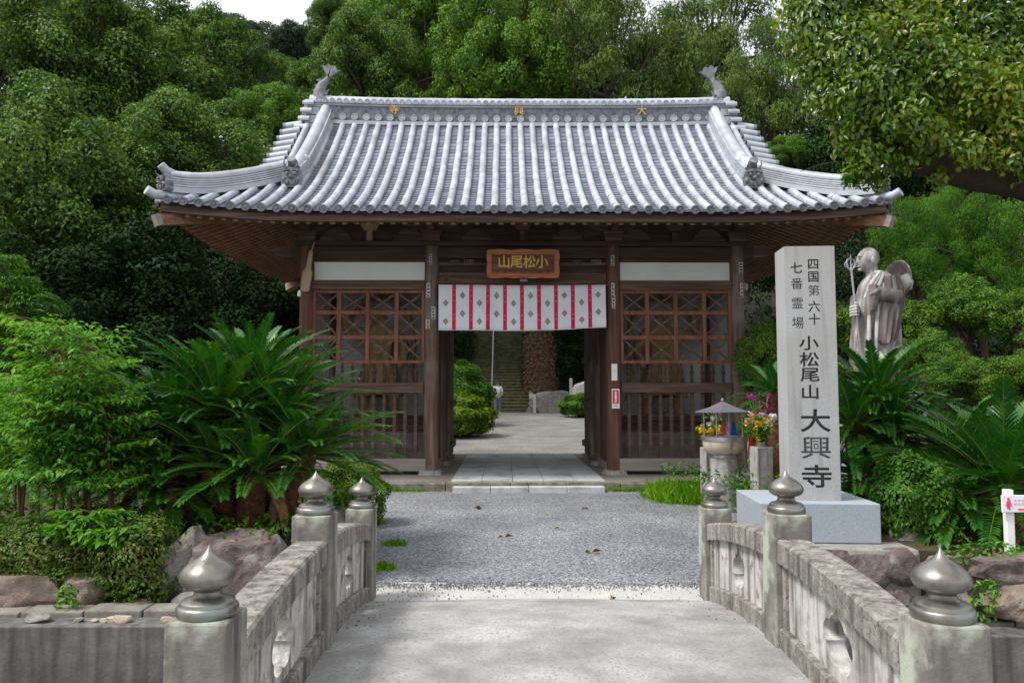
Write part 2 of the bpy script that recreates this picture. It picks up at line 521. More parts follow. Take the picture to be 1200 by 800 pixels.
M['ivybank'] = surface("leafy_trunk_bark", [(0.035, 0.02, 0.013), (0.10, 0.05, 0.035), (0.05, 0.06, 0.02)], scale=6, rough=0.95, bump=0.9, bscale=12, bdist=0.08)
M['mossstep'] = surface("mossy_step_stone", [(0.05, 0.055, 0.02), (0.11, 0.115, 0.045), (0.19, 0.175, 0.125)], scale=4, detail=7, rough=0.95, bump=0.4, spots=((0.16, 0.15, 0.12), 1.3, 0.58, 0.7))
M['moss'] = surface("mossy_kerb", [(0.06, 0.065, 0.03), (0.17, 0.155, 0.12), (0.26, 0.245, 0.21)], scale=6, rough=0.95, bump=0.8)
# leaves
M['leaf_camphor'] = foliage("leaf_camphor", [(0.018, 0.040, 0.012), (0.040, 0.082, 0.022), (0.085, 0.135, 0.036), (0.145, 0.195, 0.060)], 0.8, trans=0.26, gain=1.42, var=.9)
M['leaf_bright'] = foliage("leaf_bright", [(0.028, 0.062, 0.013), (0.06, 0.12, 0.024), (0.105, 0.185, 0.04), (0.16, 0.23, 0.06)], 0.6, trans=0.25, gain=1.28, var=.8)
M['leaf_dark'] = foliage("leaf_dark", [(0.010, 0.024, 0.010), (0.020, 0.047, 0.014), (0.045, 0.085, 0.024)], 0.4, rough=0.7, spec=0.1, trans=0.1, gain=.8)  # leaf colour lowered to put deeper woodland shadow into it
M['leaf_conifer'] = foliage("leaf_conifer", [(0.022, 0.044, 0.012), (0.055, 0.092, 0.026), (0.10, 0.14, 0.04), (0.135, 0.155, 0.055)], 0.5, trans=0.22, gain=1.25)
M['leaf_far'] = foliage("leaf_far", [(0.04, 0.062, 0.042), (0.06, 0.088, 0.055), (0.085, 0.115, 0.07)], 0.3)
M['leaf_glossy'] = foliage("leaf_glossy", [(0.025, 0.055, 0.012), (0.06, 0.11, 0.022), (0.12, 0.17, 0.035), (0.20, 0.21, 0.05)], 0.9, rough=0.35, trans=0.4, spec=0.5, var=0.8, gain=1.45)
M['leaf_nandina'] = foliage("leaf_nandina", [(0.028, 0.085, 0.018), (0.06, 0.15, 0.028), (0.11, 0.22, 0.04), (0.16, 0.26, 0.055)], 1.6, trans=0.35, var=0.7, gain=1.35)
M['leaf_cycad'] = foliage("leaf_cycad", [(0.010, 0.042, 0.012), (0.022, 0.082, 0.018), (0.045, 0.125, 0.024), (0.09, 0.17, 0.03)], 1.4, gain=1.05, rough=0.36, trans=0.15, spec=0.55, var=0.5)
M['rachis'] = flat("cycad_rachis", (0.10, 0.16, 0.03), 0.5)
M['leaf_azalea'] = foliage("leaf_azalea", [(0.025, 0.05, 0.012), (0.05, 0.09, 0.02), (0.09, 0.13, 0.03), (0.12, 0.10, 0.04)], 4, var=0.8, gain=1.4)
M['leaf_box'] = foliage("leaf_box", [(0.022, 0.06, 0.012), (0.045, 0.105, 0.018), (0.085, 0.155, 0.026)], 3, var=0.8, gain=1.4)
M['leaf_box_lt'] = foliage("leaf_box_light", [(0.05, 0.10, 0.015), (0.10, 0.165, 0.022), (0.17, 0.235, 0.035)], 3, var=0.8)
M['leaf_bamboo'] = foliage("leaf_bamboo", [(0.03, 0.08, 0.014), (0.065, 0.145, 0.025), (0.12, 0.215, 0.04)], 0.7, trans=0.4, gain=1.1)
M['grass'] = foliage("grass_blades", [(0.05, 0.13, 0.015), (0.10, 0.20, 0.025), (0.18, 0.27, 0.05)], 2, trans=0.4, gain=1.4)
M['yellow'] = flat("yellow_petals", (0.80, 0.56, 0.01), 0.7)
M['magenta'] = flat("magenta_petals", (0.62, 0.03, 0.36), 0.7)
M['pinkpetal'] = flat("pale_pink_petals", (0.72, 0.42, 0.55), 0.7)
M['whitepetal'] = flat("white_petals", (0.78, 0.76, 0.78), 0.7)
M['blue'] = flat("blue_ribbon", (0.03, 0.10, 0.55), 0.6)
M['redcloth'] = flat("red_cloth", (0.55, 0.02, 0.02), 0.8)
M['skin'] = flat("skin", (0.50, 0.30, 0.21), 0.6)
M['shirt'] = surface("white_shirt", [(0.72, 0.74, 0.77), (0.80, 0.81, 0.83)], scale=8, rough=0.9, bump=0.1)
M['trouser'] = flat("grey_trousers", (0.16, 0.17, 0.2), 0.9)
M['hat'] = flat("dark_hat", (0.05, 0.05, 0.06), 0.9)
M['ivyleaf'] = foliage("ivy_leaf", [(0.05, 0.022, 0.014), (0.10, 0.045, 0.028), (0.06, 0.07, 0.02), (0.14, 0.08, 0.05)], 3, trans=0)
M['dryleaf'] = foliage("dry_leaf", [(0.11, 0.055, 0.025), (0.20, 0.12, 0.06), (0.30, 0.23, 0.14)], 8, trans=0)

# ------------------------------------------------------------------ leaf and text makers
def leaf_mesh(name, P, Nn, L, W, seed, mats, droop=0.0, fold=0.25, axis=None, parent=None):
    rng = np.random.default_rng(seed)
    n = len(P)
    Nn = Nn / np.maximum(np.linalg.norm(Nn, axis=1, keepdims=True), 1e-9)
    a = rng.normal(size=(n, 3)) if axis is None else axis + rng.normal(size=(n, 3)) * 0.35
    a = a - (a * Nn).sum(1, keepdims=True) * Nn
    a[:, 2] -= droop
    a /= np.maximum(np.linalg.norm(a, axis=1, keepdims=True), 1e-9)
    s = np.cross(Nn, a)
    s /= np.maximum(np.linalg.norm(s, axis=1, keepdims=True), 1e-9)
    k = rng.uniform(0.65, 1.3, (n, 1))
    l, w = L * k, W * k
    up = Nn * (w * fold)
    V = np.stack([P, P + a * l * 0.45 + s * w / 2 + up, P + a * l - up * 0.6, P + a * l * 0.45 - s * w / 2 + up], 1).reshape(-1, 3)
    base = (np.arange(n) * 4)[:, None]
    T = np.concatenate([base + [0, 1, 2], base + [0, 2, 3]], 1).reshape(-1)
    me = bpy.data.meshes.new(name)
    me.vertices.add(len(V)); me.vertices.foreach_set('co', V.astype(np.float32).ravel())
    me.loops.add(len(T)); me.loops.foreach_set('vertex_index', T.astype(np.int32))
    me.polygons.add(len(T) // 3)
    me.polygons.foreach_set('loop_start', np.arange(0, len(T), 3, dtype=np.int32))
    me.update(calc_edges=True)
    me.materials.append(mats)
    o = bpy.data.objects.new(name, me)
    COL.objects.link(o)
    if parent is not None:
        o.parent = parent
    return o

def lobe_points(lobes, per, seed, shell=(0.6, 1.08), upbias=0.35, flat_=1.0):
    """leaf positions and normals spread through lumpy lobes; per = leaves per square metre of lobe"""
    rng = np.random.default_rng(seed)
    Ps, Ns = [], []
    for (c, r) in lobes:
        r = np.array(r if hasattr(r, '__len__') else (r, r, r * flat_))
        n = max(6, int(per * 4 * math.pi * (r[0] * r[1] + r[0] * r[2] + r[1] * r[2]) / 3))
        d = rng.normal(size=(n, 3))
        d[:, 2] += upbias
        d /= np.linalg.norm(d, axis=1, keepdims=True)
        k = rng.uniform(shell[0], shell[1], (n, 1)) ** 0.7
        lump = 1 + 0.16 * np.sin(d[:, :1] * 7 + c[0] * 3) * np.sin(d[:, 1:2] * 6 + c[1] * 5) + 0.1 * np.sin(d[:, 2:3] * 9 + c[2])
        Ps.append(np.array(c) + d * r * k * lump)
        Ns.append(d / r + rng.normal(size=(n, 3)) * 0.42 / r.mean() + np.array([0, 0, 0.45 / r.mean()]))
    return np.concatenate(Ps), np.concatenate(Ns)

def crown_lobes(seed, rx, rz, n, lr, bottom=-0.75, zsq=0.66):
    """lobe centres spread over an uneven ellipsoid"""
    rng = random.Random(seed)
    out = []
    tries = 0
    while len(out) < n and tries < 4000:
        tries += 1
        d = Vector((rng.gauss(0, 1), rng.gauss(0, 1), rng.gauss(0.15, 1))).normalized()
        if d.z < bottom:
            continue
        k = rng.uniform(0.55, 1.0) if rng.random() < 0.75 else rng.uniform(0.1, 0.55)
        w = 1 + 0.22 * math.sin(d.x * 4 + seed) + 0.18 * math.sin(d.y * 5 + 2 * seed)
        c = Vector((d.x * rx * k * w, d.y * rx * k * w, d.z * rz * k))
        if any((c - q[0]).length < lr * 0.55 for q in out):
            continue
        r = lr * rng.uniform(0.65, 1.25)
        out.append((c, (r, r, r * zsq)))
    return out

def text_mesh(name, body, size, mat, parent, loc, rot=(math.pi / 2, 0, 0), ext=0.004, sx=1.0, bold=0.0):
    cu = bpy.data.curves.new(name, 'FONT')
    cu.body = body
    cu.size = size
    cu.extrude = ext
    cu.offset = bold
    cu.align_x = 'CENTER'
    cu.align_y = 'CENTER'
    t = bpy.data.objects.new(name, cu)
    COL.objects.link(t)
    bpy.context.view_layer.update()
    me = bpy.data.meshes.new_from_object(t.evaluated_get(bpy.context.evaluated_depsgraph_get()))
    bpy.data.objects.remove(t)
    bpy.data.curves.remove(cu)
    vs = np.array([v.co[:] for v in me.vertices])
    if len(vs):
        cx = (vs.max(0) + vs.min(0)) / 2
        for v in me.vertices:
            v.co.x = (v.co.x - cx[0]) * sx
            v.co.y -= cx[1]
    me.materials.clear()
    me.materials.append(mat)
    me.name = name
    o = bpy.data.objects.new(name, me)
    COL.objects.link(o)
    o.parent = parent
    o.location = loc
    o.rotation_euler = rot
    return o

def rock_mesh(seed, size, planes=15, sub=4, rough=0.10):
    rng = random.Random(seed)
    bm = bmesh.new()
    bmesh.ops.create_icosphere(bm, subdivisions=sub, radius=1.0)
    pl = []
    for i in range(planes):
        nn = Vector((rng.gauss(0, 1), rng.gauss(0, 1), rng.gauss(0, 1))).normalized()
        pl.append((nn, rng.uniform(0.5, 0.8)))
    pl.append((Vector((rng.uniform(-.2, .2), rng.uniform(-.2, .2), 1)).normalized(), rng.uniform(.55, .75)))
    pl.append((Vector((rng.uniform(-.2, .2), -1, rng.uniform(-.1, .3))).normalized(), rng.uniform(.5, .65)))
    for v in bm.verts:
        p = v.co.copy()
        for nn, h in pl:
            d = p.dot(nn)
            if d > h:
                p -= nn * (d - h) * 0.94
        p += p.normalized() * mnoise.fractal(p * 2.2 + Vector((seed, 0, 0)), 0.9, 2.1, 5) * rough
        v.co = Vector((p.x * size[0], p.y * size[1], p.z * size[2]))
    me = bpy.data.meshes.new("rock")
    bm.to_mesh(me)
    bm.free()
    me.polygons.foreach_set('use_smooth', [True] * len(me.polygons))
    try:
        me.set_sharp_from_angle(angle=R(22))
    except Exception:
        pass
    return me

def skin_figure(name, joints, edges, mat, parent=None, root=0, sub=2):
    me = bpy.data.meshes.new(name)
    me.from_pydata([j[0] for j in joints], edges, [])
    o = bpy.data.objects.new(name, me)
    COL.objects.link(o)
    sk = o.modifiers.new("skin", 'SKIN')
    sk.use_smooth_shade = True
    if me.skin_vertices:
        d = me.skin_vertices[0].data
        for i, j in enumerate(joints):
            r = j[1] if hasattr(j[1], '__len__') else (j[1], j[1])
            d[i].radius = r
            d[i].use_root = (i == root)
    ss = o.modifiers.new("subsurf", 'SUBSURF')
    ss.levels = sub
    ss.render_levels = sub
    me.materials.append(mat)
    if parent is not None:
        o.parent = parent
    return o

# ================================================================== THE SETTING
def H(x, y):
    """height of the land"""
    z = 0.6 * smooth(19.5, 44, y)
    if y > 46:
        z += min(20, 0.52 * (y - 46))
    if x < -9:
        z += min(14, 0.40 * (-9 - x)) * smooth(15, 24, y)
    if x > 10:
        z += min(14, 0.40 * (x - 10)) * smooth(13, 22, y)
    return z

def sheet(name, x0, x1, y0, y1, nx, ny, mat, dz=0.0, hole=None, fx=None, bumpy=0.0):
    mb = MB()
    idx = {}
    for j in range(ny + 1):
        for i in range(nx + 1):
            u, v = i / nx, j / ny
            if fx:
                u = fx(u)
            x, y = x0 + (x1 - x0) * u, y0 + (y1 - y0) * v
            z = H(x, y) + dz
            if bumpy:
                z += bumpy * mnoise.fractal(Vector((x * 0.9, y * 0.9, 0)), 1, 2, 4)
            idx[i, j] = len(mb.v)
            mb.v.append((x, y, z))
    for j in range(ny):
        for i in range(nx):
            mb.f.append([idx[i, j], idx[i + 1, j], idx[i + 1, j + 1], idx[i, j + 1]])
            mb.m.append(0)
    return mb.build(name, mat, smooth_=True)

# near bank with the road the photographer stands on, the stream bed, and the land beyond
near = MB().span(-60, 60, -60, 2.35, -1.7, -0.02)
struct(near.build("near_bank", M['deck']))
struct(MB().span(-60, 60, 2.35, 5.6, -2.0, -1.5).build("stream_bed", M['channel']))
struct(sheet("ground", -220, 220, 5.62, 330, 150, 110, M['litter'], dz=-0.06, fx=lambda u: 0.5 + 0.5 * math.copysign(abs(2 * u - 1) ** 1.8, 2 * u - 1), bumpy=0.03))

# gravel forecourt with a ragged near edge where it thins out over the concrete
mb = MB()
rng = random.Random(3)
nx = 260
e0 = [6.50 + 0.16 * mnoise.fractal(Vector((i * 0.05, 4, 0)), 1, 2, 6) + 0.03 * rng.random() for i in range(nx + 1)]
for i in range(nx + 1):
    x = -2.6 + 10.6 * i / nx
    for y in (e0[i], e0[i] + 0.12, 12.62):
        mb.v.append((x, y, 0.004 if y == e0[i] else 0.014))
for i in range(nx):
    for k in range(2):
        a = i * 3 + k
        mb.f.append([a, a + 3, a + 4, a + 1]); mb.m.append(0)
struct(mb.build("gravel_forecourt", M['gravel']))
struct(MB().span(-2.6, -1.3, 9.0, 12.62, -0.05, 0.008).build("side_yard", M['gravel']))
struct(sheet("temple_court", -9, 9, 18.85, 45.2, 40, 60, M['court'], dz=0.0))
struct(MB().span(-1.25, 1.95, 5.9, 6.72, -0.3, 0.0).build("concrete_apron", M['apron'], bevel=0.006))

# ------------------------------------------------------------------ stone bridge
def deckz(y):
    return 0.2 - 0.2 * ((y - 4.0) / 1.95) ** 2
bridge = thing("stone_bridge", "short arched stone footbridge with weathered railings and concrete deck in the foreground", "bridge", (0, 0, 0))
mb = MB()
ny = 26
for j in range(ny + 1):
    y = 2.2 + (5.93 - 2.2) * j / ny
    z = deckz(y) + 0.004
    k_ = .12 * (y - 2.6) / 3.4
    mb.v += [(-.98 - k_, y, z), (0.26, y, z + 0.02), (1.43 + k_, y, z), (1.43 + k_, y, z - 0.35), (-.98 - k_, y, z - 0.35)]
for j in range(ny):
    for k in range(5):
        a, b2 = j * 5 + k, j * 5 + (k + 1) % 5
        mb.f.append([a, b2, b2 + 5, a + 5]); mb.m.append(0)
mb.build("deck", M['deck'], bridge, smooth_=True)

GIB = [(0.0, 0), (0.094, 0), (0.098, 0.006), (0.098, 0.028), (0.093, 0.034), (0.088, 0.036), (0.086, 0.046), (0.078, 0.052), (0.056, 0.058), (0.046, 0.066),
       (0.043, 0.078), (0.048, 0.086), (0.068, 0.092), (0.083, 0.102), (0.090, 0.116), (0.0905, 0.128), (0.086, 0.141), (0.076, 0.154), (0.060, 0.167),
       (0.042, 0.178), (0.027, 0.188), (0.017, 0.198), (0.009, 0.209), (0.004, 0.219), (0.0, 0.226)]
posts = {-1: [(-.967, 2.66), (-1.0, 4.28), (-1.06, 6.0)], 1: [(1.42, 2.62), (1.51, 4.30), (1.57, 6.0)]}
def foil(w, h, n=96):
    """cusped cloud-like cut-out"""
    pts = []
    for i in range(n):
        a = 2 * math.pi * i / n
        r = 0.80 + 0.20 * abs(math.cos(2.5 * (a - math.pi / 2))) ** 0.6
        x, z = r * math.cos(a), r * math.sin(a)
        if z > 0:
            z += 0.32 * max(0, 1 - abs(x) / 0.22) ** 1.4
        pts.append((x * w, z * h))
    return pts
fin0 = None
for s in (-1, 1):
    P = posts[s]
    for i, (x, y) in enumerate(P):
        zt = deckz(y) + 0.685
        w = 0.20
        o = MB().box((0, 0, -0.45), (w, w, 0.9)).build("post", M['post'], bridge, bevel=0.008)
        o.location = (x, y, zt)
        if fin0 is None:
            fin0 = MB().lathe(GIB, n=40).build("finial", M['giboshi'], o, smooth_=True)
        else:
            link_copy(fin0, o)
    for i in range(2):
        (x0, y0), (x1, y1) = P[i], P[i + 1]
        def ln(u, off, z):
            y = y0 + (y1 - y0) * u
            return Vector((x0 + (x1 - x0) * u + off, y, deckz(y) + z))
        u0, u1 = 0.104 / (y1 - y0), 1 - 0.104 / (y1 - y0)
        us = [u0 + (u1 - u0) * k / 14 for k in range(15)]
        mb = MB()     # rail with chamfered top edges
        mb.loft([[ln(u, a, b) for a, b in ((-.085, .44), (.085, .44), (.085, .545), (.073, .557), (-.073, .557), (-.085, .545))] for u in us])
        mb.build("rail", M['rail'], bridge)
        mb = MB()
        mb.loft([[ln(u, a, b) for a, b in ((-.08, -.3), (.08, -.3), (.08, .10), (.072, .108), (-.072, .108), (-.08, .10))] for u in us])
        mb.build("base_beam", M['rail'], bridge)
        # panel with the cut-out
        bm = bmesh.new()
        L = y1 - y0
        outer = [(u, 0.107) for u in us] + [(u, 0.442) for u in reversed(us)]
        hole = [(0.5 + px / L, 0.262 + pz) for px, pz in foil(0.175 if i == 0 else 0.145, 0.115)]
        def loop(pts):
            vs = [bm.verts.new(ln(u, -0.045, z)) for u, z in pts]
            return [bm.edges.new((vs[k], vs[(k + 1) % len(vs)])) for k in range(len(vs))]
        es = loop(outer) + loop(hole)
        bmesh.ops.triangle_fill(bm, edges=es, use_beauty=True)
        r = bmesh.ops.extrude_face_region(bm, geom=bm.faces[:])
        bmesh.ops.translate(bm, verts=[g for g in r['geom'] if isinstance(g, bmesh.types.BMVert)], vec=(0.09, 0, 0))
        bmesh.ops.recalc_face_normals(bm, faces=bm.faces)
        me = bpy.data.meshes.new("panel")
        bm.to_mesh(me); bm.free()
        me.materials.append(M['panel'])
        o = bpy.data.objects.new("panel", me)
        COL.objects.link(o); o.parent = bridge
        # dark jambs beside the panel
        for u in (u0 + 0.022, u1 - 0.022):
            MB().box(ln(u, 0, 0.275), (0.125, 0.05, 0.36)).build("jamb", M['rail'], bridge)

# ------------------------------------------------------------------ channel walls of the far bank
def chan(name, label, x0, x1, y, zt):
    t = thing(name, label, "wall", ((x0 + x1) / 2, y, -1.5))
    cx = (x0 + x1) / 2
    w = MB().span(x0 - cx, x1 - cx, 0, 0.22, 0, zt + 1.5).build("wall_face", M['channel'], t, bevel=0.01)
    mb = MB()
    x = x0 - cx
    rr = random.Random(int(x0 * 10))
    while x < x1 - cx - 0.05:
        l = min(rr.uniform(.35, .6), x1 - cx - x)
        mb.span(x, x + l - 0.012, 0.222, 0.222 + rr.uniform(.18, .22), 0.9, zt + 1.5 + rr.uniform(0.025, 0.055))
        x += l
    mb.build("kerb_block", M['kerbstone'], t, bevel=0.012)
    return t
chan("channel_wall", "dark stained concrete channel wall left of the bridge with kerb blocks along its top", -6.5, -1.19, 5.42, -0.02)
chan("channel_wall", "dark stained concrete channel wall right of the bridge below the red stones", 1.71, 6.8, 5.42, -0.10)

# garden beds either side (raised soil)
def bed(name, outline, z, seed, rise=0.15):
    mb = MB()
    c = Vector((sum(p[0] for p in outline) / len(outline), sum(p[1] for p in outline) / len(outline), z + rise))
    n = len(outline)
    rings = []
    for k in range(9):
        f = k / 8
        ring = []
        for p in outline:
            q = Vector((p[0], p[1], 0)).lerp(Vector((c.x, c.y, 0)), f * 0.97)
            zz = z * (0.0 if k == 0 else 1.0) + rise * f + 0.05 * mnoise.fractal(Vector((q.x * 2, q.y * 2, seed)), 1, 2, 4)
            ring.append(Vector((q.x, q.y, zz if k else -0.1)))
        rings.append(ring)
    rings.insert(1, [Vector((p.x, p.y, z)) for p in rings[0]])
    mb.loft(rings)
    return struct(mb.build(name, M['soil'], smooth_=True))
bed("garden_bed", [(-9, 6.2), (-4.1, 6.2), (-3.0, 6.2), (-2.1, 6.2), (-1.45, 6.5), (-1.45, 8.6), (-2.0, 9.6), (-9, 10.2)], 0.26, 1)
bed("garden_bed", [(1.97, 6.42), (3.0, 6.30), (4.6, 6.1), (9, 5.9), (9, 13), (3.9, 12.6), (3.3, 10.5), (2.6, 8.4), (2.0, 7.4)], 0.30, 2, 0.25)

# ------------------------------------------------------------------ gate platform and paving
GX = 0.32
mb = MB()
mb.span(GX - 4.75, GX + 4.75, 12.78, 18.85, -0.2, 0.146)
struct(mb.build("gate_platform", M['earthfloor']))
mb = MB()
rr = random.Random(8)
x = GX - 4.75
while x < GX + 4.75:
    l = rr.uniform(.7, 1.2)
    mb.span(x, min(GX + 4.75, x + l) - .01, 12.60, 12.78, -0.2, 0.15 + rr.uniform(-.012, .006))
    x += l
struct(mb.build("platform_kerb", M['moss'], bevel=0.015))
mb = MB()      # central paving of the passage
for i in range(5):
    for j in range(9):
        w, d = 2.45 / 5, (18.7 - 12.72) / 9
        mb.span(GX + 0.06 - 1.225 + i * w + .004, GX + 0.06 - 1.225 + (i + 1) * w - .004, 12.72 + j * d + .004, 12.72 + (j + 1) * d - .004, 0.05, 0.168 + rr.uniform(-.003, .003))
struct(mb.build("paving", M['paving'], bevel=0.005))
mb = MB()
for i in range(4):
    w = 2.36 / 4
    mb.span(GX + .06 - 1.18 + i * w + .004, GX + .06 - 1.18 + (i + 1) * w - .004, 12.38, 12.597, -0.1, 0.10 + rr.uniform(-.004, .004))
struct(mb.build("paving_step", M['paving'], bevel=0.008))

# ================================================================== THE TEMPLE GATE
gate = thing("temple_gate", "wooden temple gate with a grey tiled hip-and-gable roof and lattice bays", "gate", (GX, 15.9, 0.15))
def gp(mb, name, mat, parent=None, **kw):
    """a gate part: shapes are written in gate coordinates (x from the gate's middle, y and z of the place)"""
    o = mb.build(name, mat, None, **kw)
    o.data.transform(Matrix.Translation((0, -15.9, -0.15)))
    o.parent = parent or gate
    return o
PX = (-3.8, -1.605, 1.605, 3.8)
YF, YC, YB = 14.0, 15.9, 17.8
# pillars with stone bases
def pillar(x, y, mat, seed):
    mb = MB()
    n = 20
    rings = []
    rr = random.Random(seed)
    for k in range(13):
        z = 0.0 + 4.05 * k / 12
        rad = 0.135 * (1 - 0.06 * (k / 12))
        rings.append([Vector((rad * (1 + 0.025 * mnoise.noise(Vector((math.cos(a) * 2, math.sin(a) * 2, z * .7 + seed)))) * math.cos(a),
                              rad * math.sin(a), z)) for a in [2 * math.pi * q / n for q in range(n)]])
    mb.loft(rings)
    o = mb.build("pillar", mat, gate, smooth_=True)
    o.location = (x, y - 15.9, 0.06)
    b = MB()
    b.box((0, 0, -0.05), (0.44, 0.44, 0.12), taper=0.2)
    s = b.build("pillar_base", M['oldstone'], o, bevel=0.01)
    return o
pil = {}
for j, y in enumerate((YF, YC, YB)):
    for i, x in enumerate(PX):
        m = M['wood_pillar_red'] if (j == 0 and i in (0, 2)) else M['wood_pillar']
        pil[i, j] = pillar(x, y, m, i + 4 * j)

# beams
def beam(x0, x1, y, z0, z1, d=0.14, mat='wood_dark', name="beam"):
    return gp(MB().span(x0, x1, y - d / 2, y + d / 2, z0, z1), name, M[mat], bevel=0.008)
for y in (YF, YC, YB):
    beam(-4.1, 4.1, y, 3.93, 4.13, 0.15)
    beam(-4.0, 4.0, y, 4.14, 4.22, 0.30, 'wood_dark', "wall_plate")
for x in PX:
    gp(MB().span(x - .07, x + .07, YF + .1, YC - .1, 3.93, 4.12), "beam", M['wood_dark'])
    gp(MB().span(x - .07, x + .07, YC + .1, YB - .1, 3.93, 4.12), "beam", M['wood_dark'])
# boarded frieze above the plate (hides the roof space), with bracket sets before it
for y in (YF, YB):
    gp(MB().span(-3.85, 3.85, y - .03, y + .03, 4.22, 4.98), "frieze_board", M['wood_dark'])
for x in (-3.85, 3.85):
    gp(MB().span(x - .03, x + .03, YF, YB, 4.12, 4.98), "frieze_board", M['wood_dark'])
beam(-4.35, 4.35, YF - .02, 4.70, 4.86, 0.16, 'wood_beam', "purlin")
beam(-4.35, 4.35, YB + .02, 4.70, 4.86, 0.16, 'wood_beam', "purlin")
for x in (-3.87, 3.87):
    gp(MB().span(x - .08, x + .08, YF - .5, YB + .5, 4.60, 4.74), "purlin", M['wood_beam'])
for i, x in enumerate(PX):
    mb = MB()
    mb.box((x, YF, 4.27), (0.30, 0.30, 0.09)).box((x, YF, 4.355), (0.36, 0.36, 0.08))
    mb.prism([(x - .48, 4.62), (x + .48, 4.62), (x + .48, 4.53), (x + .30, 4.44), (x + .16, 4.41), (x - .16, 4.41), (x - .30, 4.44), (x - .48, 4.53)], YF - .07, YF + .07)
    mb.prism([(x - .06, 4.41), (x + .06, 4.41), (x + .06, 4.6), (x - .06, 4.6)], YF - .5, YF - .08)
    for q in (-.4, 0, .4):
        mb.box((x + q, YF, 4.66), (0.16, 0.17, 0.08))
    gp(mb, "bracket", M['wood_beam'])
for x in (-2.70, 0.0, 2.70):
    mb = MB()
    mb.prism([(x - .055, 4.22), (x + .055, 4.22), (x + .045, 4.42), (x - .045, 4.42)], YF - .09, YF - .032)
    mb.prism([(x - .10, 4.42), (x + .10, 4.42), (x + .15, 4.49), (x + .15, 4.56), (x - .15, 4.56), (x - .15, 4.49)], YF - .16, YF - .032)
    gp(mb, "strut", M['wood_pale'] if x < 0 else M['wood_beam'])
for x in (-2.0, -3.3, 2.0, 3.3, -0.8, 0.8):       # low swelling frog-leg struts
    mb = MB()
    mb.prism([(x - .30, 4.225), (x + .30, 4.225), (x + .24, 4.33), (x + .10, 4.45), (x - .10, 4.45), (x - .24, 4.33)], YF - .07, YF - .033)
    gp(mb, "frog_leg_strut", M['wood_beam'])
# beam noses that come out past the corner pillars
for s in (-1, 1):
    gp(MB().prism([(s * 3.92, 3.92), (s * 4.35, 3.97), (s * 4.42, 4.08), (s * 4.30, 4.17), (s * 3.92, 4.13)], YF - .07, YF + .07), "beam_nose", M['wood_beam'], recalc=True)

